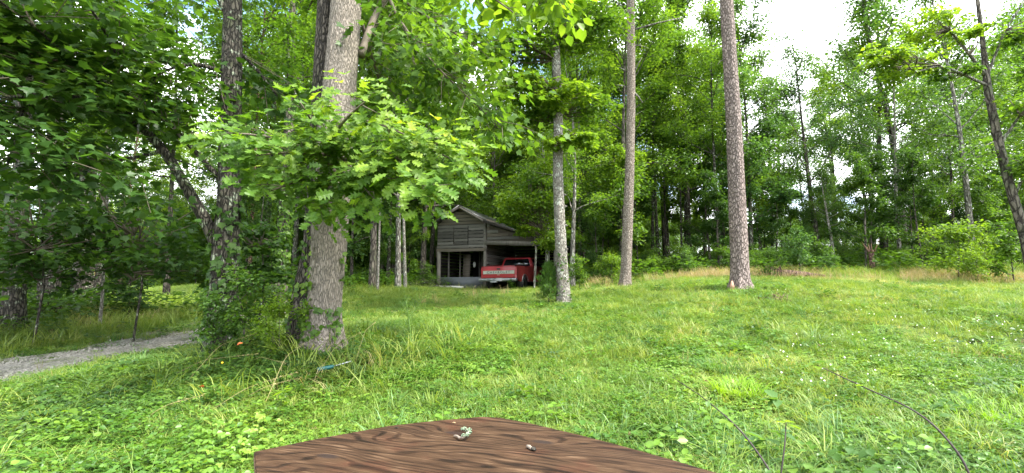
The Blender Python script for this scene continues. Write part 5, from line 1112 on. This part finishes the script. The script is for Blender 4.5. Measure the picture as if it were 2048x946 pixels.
rl = limbs_mesh(rt, [[(1970, 150, 13, 8), (1940, 110, 12.8, 6), (1900, 60, 12.6, 5), (1860, 30, 12.4, 3)], [(1972, 170, 13, 6), (1930, 150, 12.6, 5), (1880, 130, 12.3, 4), (1830, 145, 12, 2)], [(2000, 290, 13, 6), (2040, 230, 12.6, 5), (2080, 170, 12.2, 3)], [(1975, 150, 13, 6), (2010, 60, 12.7, 4), (2050, 0, 12.4, 3)], [(2030, 390, 13, 5), (2060, 330, 12.6, 3)]], 'bark_grey')
clumps(rt, g, [(1860, 55, 12.5, .9, .8, .45, 900, .12, 1900, 60), (1810, 130, 12.2, .9, .7, .4, 900, .12, 1880, 130), (1760, 110, 12.0, .7, .6, .35, 600, .12, 1830, 140), (1930, 60, 12.6, .7, .6, .3, 350, .12, 1940, 110)], 'leaf_bright')
clumps(rt, g, [(1900, 150, 12.6, .7, .6, .25, 420, .12, 1930, 150), (2040, 60, 12.6, .9, .8, .5, 900, .12, 2010, 60), (2060, 200, 12.4, .8, .8, .7, 900, .13, 2040, 230), (2050, 330, 12.8, .8, .8, .6, 900, .13, 2060, 330)], 'leaf_forest')
# dark understory foliage hanging between the left trunks
for sd_, lb, (bx, by, bY), spec in [
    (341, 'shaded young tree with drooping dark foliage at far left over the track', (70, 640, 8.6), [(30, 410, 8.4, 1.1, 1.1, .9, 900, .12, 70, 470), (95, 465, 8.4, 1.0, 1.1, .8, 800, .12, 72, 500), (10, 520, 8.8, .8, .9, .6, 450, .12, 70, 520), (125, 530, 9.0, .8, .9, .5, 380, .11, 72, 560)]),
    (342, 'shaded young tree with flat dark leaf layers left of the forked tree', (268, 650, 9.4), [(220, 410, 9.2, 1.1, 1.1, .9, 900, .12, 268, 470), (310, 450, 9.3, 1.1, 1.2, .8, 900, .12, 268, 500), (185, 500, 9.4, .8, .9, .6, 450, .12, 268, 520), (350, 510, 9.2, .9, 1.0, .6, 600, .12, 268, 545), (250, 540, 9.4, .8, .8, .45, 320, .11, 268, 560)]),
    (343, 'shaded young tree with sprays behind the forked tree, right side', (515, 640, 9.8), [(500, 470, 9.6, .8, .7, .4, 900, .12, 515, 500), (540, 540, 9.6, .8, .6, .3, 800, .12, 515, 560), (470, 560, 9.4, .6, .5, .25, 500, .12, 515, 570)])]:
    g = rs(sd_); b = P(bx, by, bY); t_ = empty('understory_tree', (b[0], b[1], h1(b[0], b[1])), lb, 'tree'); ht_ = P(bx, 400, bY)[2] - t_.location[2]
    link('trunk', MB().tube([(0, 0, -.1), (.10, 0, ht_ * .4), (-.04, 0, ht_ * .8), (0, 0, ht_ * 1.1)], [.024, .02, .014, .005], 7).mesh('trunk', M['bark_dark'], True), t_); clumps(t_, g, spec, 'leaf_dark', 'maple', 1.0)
# splintered snag, stump
b = P(1745, 534, 18.5); sn = empty('splintered_snag', (b[0], b[1], h1(b[0], b[1])), 'broken reddish snag with splayed splinters left of the black trunk', 'snag'); g = rs(330)
z0 = sn.location[2]; Hs = P(1745, 500, 18.5)[2] - z0
link('trunk', MB().tube([(0, 0, -.2), (0, 0, .3), (-.02, 0, Hs * .7), (0, 0, Hs)], [.15, .10, .09, .10], 10, True, wobble(g, [0] * 4, 0, 10, .12)).mesh('trunk', M['bark_red'], True), sn)
for i in range(11):
    a = g.uniform(0, 6.28); d = np.array([math.cos(a) * .5, math.sin(a) * .4, 1]); ln = g.uniform(.25, .55); q = np.array([math.cos(a) * .07, math.sin(a) * .07, Hs * .85]); link('splinter', MB().tube([q, q + d * ln * .6, q + d * ln], [.03, .024, .003], 4, True).mesh('splinter', M['red_wood']), sn)
b = P(1548, 568, 14.6); st = empty('tree_stump', (b[0], b[1], h1(b[0], b[1])), 'old rotten stump with torn top right of the big pine', 'stump')
zz = P(1548, 538, 14.6)[2] - st.location[2]; W_ = wobble(g, [0] * 5, 0, 16, .12); W_[-1] *= 1.25
link('trunk', MB().tube([(0, 0, -.1), (0, 0, .05), (0, 0, zz * .5), (.03, 0, zz * .9), (.04, 0, zz)], [.36, .28, .24, .25, .2], 16, True, W_).mesh('trunk', M['bark_red'], True), st)
for i in range(7):
    a = i * .9; link('splinter', MB().tube([(math.cos(a) * .2, math.sin(a) * .2, zz * .9), (math.cos(a) * .2 + .02, math.sin(a) * .2, zz + g.uniform(.03, .14))], [.05, .008], 5, True).mesh('splinter', M['bark_red']), st)
b = P(1572, 560, 14.4); o = link('rotten_log', MB().tube([(-.4, .1, .12), (0, 0, .16), (.6, -.1, .10), (1.1, -.2, .08)], [.12, .14, .11, .05], 10, True, wobble(g, [0] * 4, 0, 10, .15)).mesh('rotten_log', M['bark_red'], True), loc=(b[0], b[1], h1(b[0], b[1]))); tag(o, 'low rotten log lying in brambles right of the stump', 'log')
# the little pine seedling beside the pale oak
g = rs(331); tq = P(1094, 500, 20.0)
lt = empty('understory_tree', (tq[0] - .6, tq[1] - .4, h1(tq[0] - .6, tq[1])), 'bright leafy young tree hiding the lean-to roof end', 'tree')
link('trunk', MB().tube([(0, 0, 0), (.1, 0, 1.8), (-.1, 0, 3.6), (-.3, 0, 5.2)], [.05, .045, .03, .01], 8).mesh('trunk', M['bark_grey'], True), lt)
clumps(lt, g, [(1060, 400, 19.6, 1.4, 1.0, 1.0, 3400, .14, 1080, 470), (1110, 470, 19.4, 1.0, .8, .7, 1800, .14, 1085, 480), (1030, 425, 19.3, .8, .6, .55, 1300, .13, 1080, 460), (1052, 462, 19.2, .55, .5, .3, 600, .13, 1080, 470), (1075, 350, 19.8, 1.1, .9, .6, 1600, .14, 1078, 420)], 'leaf_bright')
b = P(1097, 606, 11.6); sd = empty('pine_seedling', (b[0], b[1], h1(b[0], b[1])), 'bushy young pine seedling at the foot of the pale oak', 'seedling')
sd.scale = (.85, .85, .8)
link('stem', MB().tube([(0, 0, 0), (.03, 0, .5), (.02, 0, 1.25)], [.02, .014, .005], 6).mesh('stem', M['twig'], True), sd)
cent = []; bb = MB()
for i in range(46):
    z = .08 + 1.1 * (i / 46); a = i * 2.4; ln = .60 * (1 - (z / 1.32)) * g.uniform(.4, 1.2); e = np.array([math.cos(a) * ln, math.sin(a) * ln, z + .15]); q = np.array([0.02, 0, z]); bb.tube([q, e], [.007, .003], 4); cent += [q + (e - q) * t for t in (.5, .75, 1)]
link('branches', bb.mesh('branches', M['twig']), sd); cent = np.array(cent); p, o, k = sprays(g, cent, .08, 4200, .9); mb = MB(); D = o / .08 + np.array([0, 0, 1.1]); leaves(mb, p, D, g.normal(0, 1, o.shape), g.uniform(.09, .14, len(p)), 'diamond', g, .09); tag(link('needles', mb.mesh('needles', M['needle'], attr=True), sd), kind='stuff')

# ---------------- the wood behind: many trees, saplings and shrubs
g = rs(400)
def far_enough(x, y, d): return all((x - a) ** 2 + (y - b) ** 2 > d * d for a, b in taken)
def blocked(x, y, m=1.0): return (-5.6 < x < 3.6 and 20.3 < y < 31.5) or (abs(x - .6) < 2.4 and 20 < y < 28)
def top_limit(px):
    return np.interp(px, [0, 1240, 1330, 1400, 1500, 1530, 1560, 1660, 1720, 1850, 1900, 1980, 2048, 2400], [-260, -120, 60, 40, 90, 350, 175, 190, 110, 60, 120, 130, 60, -40])
MARKS = [(-900, 'left edge'), (35, 'nearest left trunk'), (165, 'thick dark trunk'), (335, 'thin clearing trunk'), (445, 'forked tree'), (650, 'big oak'), (800, 'grey barnside trunk'), (920, 'barn gable'), (1125, 'pale oak'), (1255, 'slim pine'), (1378, 'black double trunk'), (1478, 'thick pine'), (1655, 'pale topped leaner'), (1745, 'splintered snag'), (1813, 'thick black trunk'), (1950, 'leaning grey tree'), (2040, 'dark edge tree'), (2900, 'right edge')]
ORD = 'first second third fourth fifth sixth seventh eighth ninth tenth eleventh twelfth thirteenth fourteenth fifteenth sixteenth seventeenth eighteenth'.split()
def name_by_place(items, noun):
    """items: (root, look); label by order from the left between two landmarks"""
    by = {}
    for o, look in items:
        px = 1024 + F_PX * o.location[0] / o.location[1]; i = max(k for k in range(len(MARKS)) if MARKS[k][0] <= max(px, -900)); by.setdefault(min(i, len(MARKS) - 2), []).append((px, o, look))
    for i, lst in by.items():
        for k, (px, o, look) in enumerate(sorted(lst, key=lambda q: q[0])):
            o['label'] = f"{look} {noun}, {ORD[min(k, 17)]} from left between {MARKS[i][1]} and {MARKS[i + 1][1]}"
named = []
zones = [('trees of the left wood', (-48, -9.5, 10, 50), 34, 3.2), ('trees behind the barn', (-9.5, 5, 20, 40), 21, 3.2),
         ('trees behind the pines', (3, 15, 21, 40), 18, 3.0), ('trees of the right wood', (13, 50, 21, 40), 28, 3.8)]
for grp, (xa, xb, ya, yb), n, dmin in zones:
    c = 0; tr = 0
    while c < n and tr < 6000:
        tr += 1; y = ya + (yb - ya) * g.rand() ** 1.15; x = g.uniform(xa, xb)
        if abs(x) > 1.35 * y + 2 or blocked(x, y) or not far_enough(x, y, dmin) or (forest(x, y) < .9 and not (x < -9 and y > 38)): continue
        if abs(x - road_c(y)) < 1.6: continue
        if clearing(x, y): continue
        px = 1024 + F_PX * x / y; ht = top_limit(px); lim = (560 - ht) / F_PX * y * 1.05 + 1.25 - h1(x, y); H = min(g.uniform(15, 20), max(7, lim * g.uniform(.82, 1.0)))
        right = px > 1280; V = V_OPEN[g.randint(3)] if right else V_FOR[g.randint(5)]; bk = ['bark_forest', 'bark_dark', 'bark_forest', 'bark_grey'][g.randint(4)]
        taken.append((x, y)); o = put_tree(V, x, y, H, 'tree', grp, rz=g.uniform(0, 6.28), lean=(g.normal(0, .03), g.normal(0, .03)), bark=bk, thick=g.uniform(.7, 1.15), leaf='leaf_bright' if (x < -9 and y > 30) else None); c += 1  # trees past the clearing: brighter leaf colour stands in for sunlight
        named.append((o, ('tall ' if H > 13.5 else 'lower ') + {'bark_forest': 'brown', 'bark_dark': 'dark', 'bark_grey': 'grey'}[bk] + ' trunked'))
name_by_place(named, 'tree'); named = []
tk = list(taken); taken.clear()
for grp, (xa, xb, ya, yb), n, dmin in [('saplings of the left wood', (-30, -6.8, 9.5, 46), 18, 1.9), ('saplings near the barn', (-9, 5, 19, 36), 22, 1.9),
    ('saplings behind the pines', (3, 15, 18.5, 34), 17, 1.9), ('saplings of the right wood', (12, 44, 18.5, 34), 40, 1.9)]:
    c = 0; tr = 0
    while c < n and tr < 4000:
        tr += 1; y = ya + (yb - ya) * g.rand() ** 1.3; x = g.uniform(xa, xb)
        if abs(x) > 1.3 * y + 1 or blocked(x, y) or not far_enough(x, y, dmin) or forest(x, y) < .7 or abs(x - road_c(y)) < 2.2: continue
        if clearing(x, y) or (x < -9 and y < 13 and g.rand() < .6): continue
        taken.append((x, y)); H = g.uniform(3.6, 7.2); px = 1024 + F_PX * x / y
        o = put_tree(V_SAP[g.randint(4)], x, y, H * (.8 if px > 1500 else 1), 'sapling', grp, 'sapling', 'sapling', g.uniform(0, 6.28), (g.normal(0, .05), g.normal(0, .05)), thick=1.2); c += 1
        named.append((o, 'low leafy' if H < 5.4 else 'taller leafy'))
name_by_place(named, 'sapling'); named = []
taken.clear()
shr = [(1915, 560, 15.5, 1.6, 1, 'bright yellow green shrub bulging out at the right wood edge'), (1960, 590, 14.3, .9, 0, 'low grey green shrub right of the bright one'), (2030, 575, 14.5, 1.7, 2, 'mid green shrub at the far right edge of the lawn'),
       (1540, 575, 14.2, .8, 1, 'yellowish low bush around the old stump'), (1600, 560, 15.5, 1.3, 0, 'pale green bush behind the rotten log'), (1160, 580, 15.5, .9, 2, 'small green bush right of the pale oak foot'),
       (1225, 575, 15.8, .9, 1, 'light green bush left of the slimmer pine foot'), (1020, 592, 20.3, .45, 2, 'low weeds growing up against the truck bumper'), (480, 745, 6.2, .95, 2, 'dense dark shrub between the forked tree and the oak'),
       (415, 745, 6.2, .75, 2, 'dark leafy bush at the left foot of the forked tree'), (560, 745, 5.6, .6, 1, 'bright seedling bush at the left foot of the big oak'), (855, 583, 23, 1.0, 2, 'dark green bush at the left corner of the barn'), (520, 640, 10.5, 1.0, 2, 'ragged green bush behind the dark shrub')]
for px, py, Y, H, v, lb in shr:
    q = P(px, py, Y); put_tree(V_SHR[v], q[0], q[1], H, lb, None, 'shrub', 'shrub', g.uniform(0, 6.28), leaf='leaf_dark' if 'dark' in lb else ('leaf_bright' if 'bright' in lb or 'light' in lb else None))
for label, grp, (xa, xb), n in [('knee high leafy bush along the wood edge between barn and pines', 'bushes along the middle wood edge', (3.2, 9.5), 16), ('leafy bush among the brambles behind the tan grass at right', 'bushes along the right wood edge', (9.5, 26), 46), ('shaded leafy bush along the verge beyond the track', 'bushes on the left verge', (-17, -9.8), 7)]:
    for i in range(n):
        x = g.uniform(xa, xb); y = (np.interp(x, EDGE[:, 0], EDGE[:, 1]) + g.uniform(.2, 4)) if x > 0 else g.uniform(11, 16)
        if x > 0 and (abs(1024 + F_PX * x / y - 1745) < 50 or abs(1024 + F_PX * x / y - 1550) < 45): continue
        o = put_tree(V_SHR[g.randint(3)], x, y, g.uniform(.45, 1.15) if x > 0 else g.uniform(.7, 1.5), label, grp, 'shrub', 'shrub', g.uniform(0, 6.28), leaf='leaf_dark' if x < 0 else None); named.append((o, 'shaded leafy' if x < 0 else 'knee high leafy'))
name_by_place(named, 'bush')
# far wood closing the horizon: reads as one mass
def far_wood():
    g = rs(410); n = 520; th = np.radians(g.uniform(-70, 70, n)); r = g.uniform(46, 90, n); x = r * np.sin(th); y = r * np.cos(th); x = np.concatenate([x, g.uniform(-34, 60, 260)]); y = np.concatenate([y, g.uniform(42, 52, 260)])
    px = 1024 + F_PX * x / y; k = (px > -200) & (px < 2300); x, y = x[k], y[k]; z = hgt(x, y); H = np.where(g.rand(len(x)) < .5, g.uniform(.35, .55, len(x)), g.uniform(.6, .95, len(x)))
    lim = ((560 - np.interp(1024 + F_PX * x / y, [0, 300, 450, 560, 900, 1240, 1340, 1500, 2048], [380, 400, 420, 250, 200, 260, 420, 470, 480])) / F_PX * y + 1.25 - z) / 18; H = np.clip(lim, .25, .8) * g.uniform(.6, 1.1, len(x))
    cw = src_collection('far_trees', [V_FOR[0]['crown'], V_FOR[2]['crown'], V_SAP[0]['crown']])
    cw = bpy.data.collections.new('far_tree_shapes')
    for i, v in enumerate((V_FOR[0], V_FOR[2], V_FOR[4])):
        mb = v['crown'].copy(); V_ = np.empty(len(mb.vertices) * 3, np.float32); mb.vertices.foreach_get('co', V_); V_ = V_.reshape(-1, 3); V_[:, 2] = (V_[:, 2] - 5.5) * 1.4 - .5; mb.vertices.foreach_set('co', V_.ravel()); mb.update(); cw.objects.link(bpy.data.objects.new('far_tree_shape', mb))
    n = len(x); scatter('distant_wood', np.stack([x, y, z], -1), np.stack([np.zeros(n), np.zeros(n), g.uniform(0, 6.28, n)], -1), np.stack([H * 1.3, H * 1.3, H], -1), cw, 'far wood of many leafy trees closing off the view', 'wood', [M['leaf_forest']])
far_wood()

# ------------------------------------------------------------------ single small things on the ground
def GP(px, py):
    """where the line of sight through a photograph pixel meets the ground"""
    d = ray(px, py); t = .5
    for _ in range(4000):
        q = CAM + d * t
        if q[2] < h1(q[0], q[1]): break
        t += .02
    return q
M['cane'] = solid('bramble_cane', (.016, .008, .007), .7); M['green_stem'] = solid('green_stem', (.10, .18, .03), .6)
M['teal'] = solid('teal_plastic', (.010, .095, .085), .45); M['orange'] = solid('orange_leaf', (.65, .14, .03), .6); M['dead_leaf'] = solid('dead_leaf', (.24, .14, .08), .8, noise=.3)
LEAFB = leafmesh('oval', 'leaf_bright', 1.25); LEAFC = leafmesh('oval', 'leaf_cool', 1.1)
def cane(name, label, Ls, mat, leafspec, cat='cane', seed=1):
    g = rs(seed); pts, r = pix_path(Ls); r = r * .65; q = pts[0]
    root = empty(name, (q[0], q[1], h1(q[0], q[1])), label, cat); ro = np.array(root.location)
    foot = np.array([[q[0] + .01, q[1], ro[2] - .02]]); P_, r_ = resample(np.vstack([foot, pts]), np.concatenate([[r[0]], r]), .03); link('stem', MB().tube(P_ - ro, r_, 6, True).mesh('stem', M[mat], True), root)
    for (f, s, me, n) in leafspec:
        i = min(len(P_) - 1, int(f * len(P_))); c = P_[i] - ro
        for k in range(n):
            a = g.uniform(0, 6.28) if n > 1 else g.uniform(-1, 1); link('leaf', me, root, c + g.normal(0, .004, 3), (g.uniform(-.5, .4), g.uniform(-.3, .3), a), s * g.uniform(.8, 1.2))
    return root
cane('bramble_cane', 'long arching dark cane bowing left over the lawn at right', [(1950, 975, 2.25, 7), (1925, 915, 2.3, 6.5), (1870, 850, 2.4, 6), (1820, 815, 2.5, 5), (1740, 780, 2.65, 4.5), (1690, 757, 2.8, 3.6), (1655, 740, 2.9, 3), (1625, 726, 2.95, 2)], 'cane', [(.97, .07, LEAFB, 2), (.985, .08, LEAFC, 2), (.9, .04, LEAFC, 1), (.82, .035, LEAFB, 1), (.72, .04, LEAFB, 1), (.6, .03, LEAFC, 1), (.45, .03, LEAFC, 1)], seed=1)
cane('bramble_cane', 'second arching cane beside the table corner, thinner, with few leaves', [(1560, 975, 2.0, 6), (1530, 925, 2.05, 5.5), (1490, 870, 2.15, 5), (1455, 835, 2.2, 4), (1400, 790, 2.4, 3), (1345, 755, 2.6, 2)], 'cane', [(.62, .05, LEAFB, 2), (.75, .045, LEAFC, 2), (.5, .05, LEAFB, 1), (.85, .035, LEAFB, 2), (.4, .04, LEAFC, 2), (.95, .03, LEAFB, 2)], seed=2)
cane('weed_stem', 'upright dark weed stem topped by broad pale green leaves, near the table', [(1558, 970, 2.1, 5), (1566, 920, 2.12, 4.5), (1571, 880, 2.15, 4), (1572, 845, 2.2, 3)], 'cane', [(.98, .06, LEAFB, 3), (.8, .04, LEAFC, 1), (.6, .04, LEAFC, 1)], 'weed', 3)
cane('weed_stem', 'short weed with big pale leaves between the two dark stems', [(1540, 950, 2.25, 4), (1535, 900, 2.25, 3), (1532, 880, 2.25, 3)], 'green_stem', [(.98, .085, LEAFC, 5), (.6, .07, LEAFC, 3)], 'weed', 4)
cane('weed_stem', 'pale leafed weed right of the bright grass clump', [(1560, 845, 2.9, 3), (1556, 815, 2.9, 2.5), (1553, 800, 2.9, 2.5)], 'green_stem', [(.98, .10, LEAFC, 6), (.6, .08, LEAFC, 4)], 'weed', 5)
def feathery(label, Ls, seed, mat='green_stem'):
    g = rs(seed); pts, r = pix_path(Ls); root = empty('tall_weed', (pts[0][0], pts[0][1], h1(*pts[0][:2])), label, 'weed'); ro = np.array(root.location); P_, r_ = resample(pts, r, .04); link('stem', MB().tube(P_ - ro, r_, 5).mesh('stem', M[mat], True), root)
    mb = MB(); C = []; 
    for i in range(26):
        f = g.uniform(.2, 1); q = P_[int(f * (len(P_) - 1))]; d = nrm(np.array([g.normal(), g.normal() * .4, abs(g.normal()) * .6 + .3])); e = q + d * g.uniform(.08, .28) * (1.2 - f * .5); mb.tube(np.array([q, e]) - ro, [.003, .0015], 4); C += [q + (e - q) * t for t in np.linspace(.3, 1, 5)]
    link('side_stems', mb.mesh('side_stems', M[mat]), root)['kind'] = 'stuff'
    C = np.array(C); p = np.repeat(C, 4, 0) + g.normal(0, .012, (len(C) * 4, 3)); mb = MB(); leaves(mb, p - ro, g.normal(0, 1, p.shape), g.normal(0, 1, p.shape) + (0, 0, 1), g.uniform(.012, .03, len(p)), 'diamond', g, .7); tag(link('leaves', mb.mesh('leaves', M['leaf_bright'], attr=True), root), kind='stuff')
feathery('tall feathery weed rising from the lawn right of the big oak', [(820, 715, 6.1, 3), (822, 680, 6.1, 2.5), (818, 640, 6.1, 2), (812, 600, 6.1, 1.5)], 11)
feathery('second feathery weed arching right of the tall one', [(790, 690, 6.6, 2.5), (815, 640, 6.6, 2), (850, 592, 6.6, 1.2)], 12)
feathery('low feathery weed in the shade between track and table', [(150, 815, 4.1, 3), (175, 770, 4.1, 2.5), (200, 740, 4.1, 1.5)], 13)
def clump(name, label, px, py, n, h, sp, w, bend, mat, seed, cat='grass clump', sc=1.0):
    q = GP(px, py); o = link(name, tuft(name, seed, n, h, sp, w, bend, M[mat], 4), loc=(q[0], q[1], q[2] - .01), scl=sc); tag(o, label, cat); o['kind'] = 'stuff'; return o
clump('grass_clump', 'bright green upright grass clump over a dark hollow on the lawn', 1475, 800, 420, .26, .20, .009, .8, 'grass_lush', 501)
clump('grass_clump', 'blue green arching grass clump left above the bright one', 1430, 745, 240, .26, .22, .009, 1.4, 'grass_cool', 502)
clump('grass_clump', 'thin grass clump standing left of the table edge', 470, 880, 60, .30, .10, .005, .8, 'grass', 503)
clump('grass_clump', 'broad bladed grass tuft between ivy and table corner', 770, 815, 90, .16, .16, .008, 1.2, 'grass_cool', 504)
clump('grass_clump', 'tall green grass at lower right behind the arching cane', 1870, 880, 260, .26, .35, .006, .9, 'grass', 505)
clump('grass_clump', 'bright yellow green grass at the lower right corner', 2010, 850, 500, .24, .45, .006, .8, 'grass_lush', 506)
clump('grass_clump', 'pale green grass patch left of the arching cane foot', 1740, 905, 260, .24, .35, .006, 1.2, 'grass_cool', 507)
# long dry stalks lying criss-cross over the ground cover
STK = [((365, 860), (590, 755), .10, 'leaning straw stalk at lower left, longest of the dry ones'), ((300, 775), (510, 725), .16, 'straw stalk crossing the dark shrub foot'), ((345, 795), (508, 702), .30, 'straw stalk rising steeply left of the orange leaf'),
       ((440, 830), (600, 762), .08, 'low straw stalk lying toward the oak'), ((475, 740), (640, 790), .14, 'straw stalk slanting down right under the orange leaf'), ((520, 830), (605, 725), .26, 'green straw stalk standing before the oak foot'),
       ((600, 805), (720, 690), .24, 'pale stalk bending over at the right foot of the oak'), ((700, 760), (770, 655), .30, 'thin yellow stalk right of the oak'), ((240, 880), (400, 812), .12, 'thick straw stalk at far lower left'), ((560, 840), (850, 885), .05, 'stalk lying flat toward the table corner')]
for i, (a, b, hh, lb) in enumerate(STK[:9]):
    q0 = GP(*a); q1 = GP(b[0], b[1] + 25); q1 = q0 + (q1 - q0) * min(1, 1.4 / np.linalg.norm(q1 - q0)); q1[2] = h1(*q1[:2]) + hh + .06; mid = (q0 + q1) / 2 + np.array([0, 0, hh * .5 + .04]); P_, r_ = resample(np.array([q0, mid, q1]), [.0028, .0022, .0015], .05)
    o = empty('dry_stalk', q0, lb, 'stalk', 'dry stalks over the ground cover'); link('stem', MB().tube(P_ - q0, r_, 5).mesh('stem', M['dry_twig'], True), o)
    g = rs(600 + i); mb = MB(); p = np.repeat(P_[-5:], 7, 0) + g.normal(0, .006, (len(P_[-5:]) * 7, 3)); leaves(mb, p - q0, np.tile(P_[-1] - P_[-3], (len(p), 1)) + g.normal(0, .03, p.shape), g.normal(0, 1, p.shape), g.uniform(.012, .022, len(p)), 'diamond', g, .5); link('seed_head', mb.mesh('seed_head', M['dry_twig'], attr=True), o)
# bright seedlings among the shade plants
g = rs(610)
for i, (px, py, n, s, me, lb) in enumerate([(575, 712, 7, .085, LEAFB, 'bright lime seedling leaves at the left foot of the oak'), (375, 775, 8, .09, LEAFB, 'lime green broad leaf sprig left of the orange leaf'), (455, 765, 6, .085, LEAFB, 'small lime sprig under the orange leaf'),
     (560, 835, 9, .09, LEAFB, 'bright sprig in the ground cover between oak and table'), (800, 640, 6, .08, LEAFC, 'small broad leaved sprig in the lawn right of the oak'), (700, 735, 6, .075, LEAFC, 'leafy sprig at the right root of the oak'), (1290, 760, 9, .08, LEAFC, 'dark leafed weed rosette in the middle lawn'), (130, 880, 8, .09, LEAFB, 'yellow green leaves at the lower left corner')]):
    q = GP(px, py); root = empty('seedling', q, lb, 'seedling'); hh = .12 if i in (4, 6) else .26
    link('stem', MB().tube([(0, 0, 0), (.01, 0, hh)], [.004, .002], 5).mesh('stem', M['green_stem']), root)
    for k in range(n): link('leaf', me, root, (.004 * k, 0, hh * (.45 + .55 * k / n)), (g.uniform(-.5, .3), g.uniform(-.3, .3), k * 2.4), s * g.uniform(.7, 1.2))
q = GP(655, 762); root = empty('garden_handle', (q[0], q[1], q[2] + .12), 'teal plastic handle with metal rod half buried in vines by the oak', 'handle', rotz=.35)
link('grip', MB().tube([(-.10, 0, 0), (-.095, 0, 0), (-.02, 0, .01), (.05, 0, .022), (.06, 0, .024)], [.012, .02, .021, .018, .012], 12, True).mesh('grip', M['teal'], True), root); link('rod', MB().tube([(.055, 0, .023), (.22, .02, .06)], [.008, .007], 8, True).mesh('rod', M['chrome'], True), root)
for px, py, s, mt, nm, lb, z in [(470, 748, .07, 'orange', 'orange_leaf', 'vivid orange leaf caught in the dark shrub stalks', .32), (405, 822, .05, 'orange', 'orange_leaf', 'small ragged orange leaf low in the grass at left', .20), (877, 700, .035, 'yellow', 'yellow_leaf', 'tiny yellow leaf on the lawn above the table', .17), (1255, 893, .09, 'dead_leaf', 'dead_leaf', 'pale curled dead leaf in the grass right of the table', .06),
        (1640, 700, .08, 'dead_leaf', 'dead_leaf', 'brown dead leaf lying in the middle of the right lawn', .05), (870, 850 - 130, .06, 'dead_leaf', 'dead_leaf', 'brown leaf in the lawn right of the big oak', .05), (440, 775, .03, 'yellow', 'yellow_leaf', 'yellow leaf in the dark vines under the forked tree', .24)]:
    q = GP(px, py); V0, T0 = SH['oval']; o = link(nm, mesh_np(nm, V0 * s * np.array([1.3, 1, 2]), T0, M[mt]), loc=(q[0], q[1], q[2] + z), rot=(.6, .4, px)); tag(o, lb, 'leaf')
# brown thatch mound on the lawn, dark brush pile
def mound(name, label, px, py, w, h, mat, cat, seed):
    q = GP(px, py); g = rs(seed); mb = MB()
    for i in range(60):
        a = g.uniform(0, 6.28); r = w * math.sqrt(g.rand()); c = np.array([r * math.cos(a), r * math.sin(a) * .6, h * (1 - (r / w) ** 2) * g.rand()]); d = nrm(g.normal(0, 1, 3) * np.array([1, 1, .25])) * w * .4; mb.tube([c - d, c + d * .2, c + d], [.006, .009, .004], 4)
    o = link(name, mb.mesh(name, M[mat]), loc=q); tag(o, label, cat); return o
mound('twig_heap', 'small brown heap of dead thatch on the lawn right of the thick pine', 1548, 601, .45, .09, 'bark_red', 'twig heap', 5)
mound('brush_pile', 'dark brush pile in weeds at the left side of the barn', 850, 577, 1.4, .5, 'bark_dark', 'brush pile', 6)
# yellow marker seen between the dark trunks beyond the track
q = P(187, 585, 21); root = empty('yellow_marker', (q[0], q[1], h1(q[0], q[1])), 'yellow and orange upright marker glimpsed between dark left trunks', 'marker')
M['marker'] = solid('marker_yellow', (.75, .45, .02), .5); M['marker_orange'] = solid('marker_orange', (.7, .16, .02), .5)
link('post', MB().box((0, .03, .65), (.08, .05, 1.2)).mesh('post', M['marker_orange']), root); link('board', MB().box((0, 0, .95), (.30, .02, 1.0)).mesh('board', M['marker']), root)
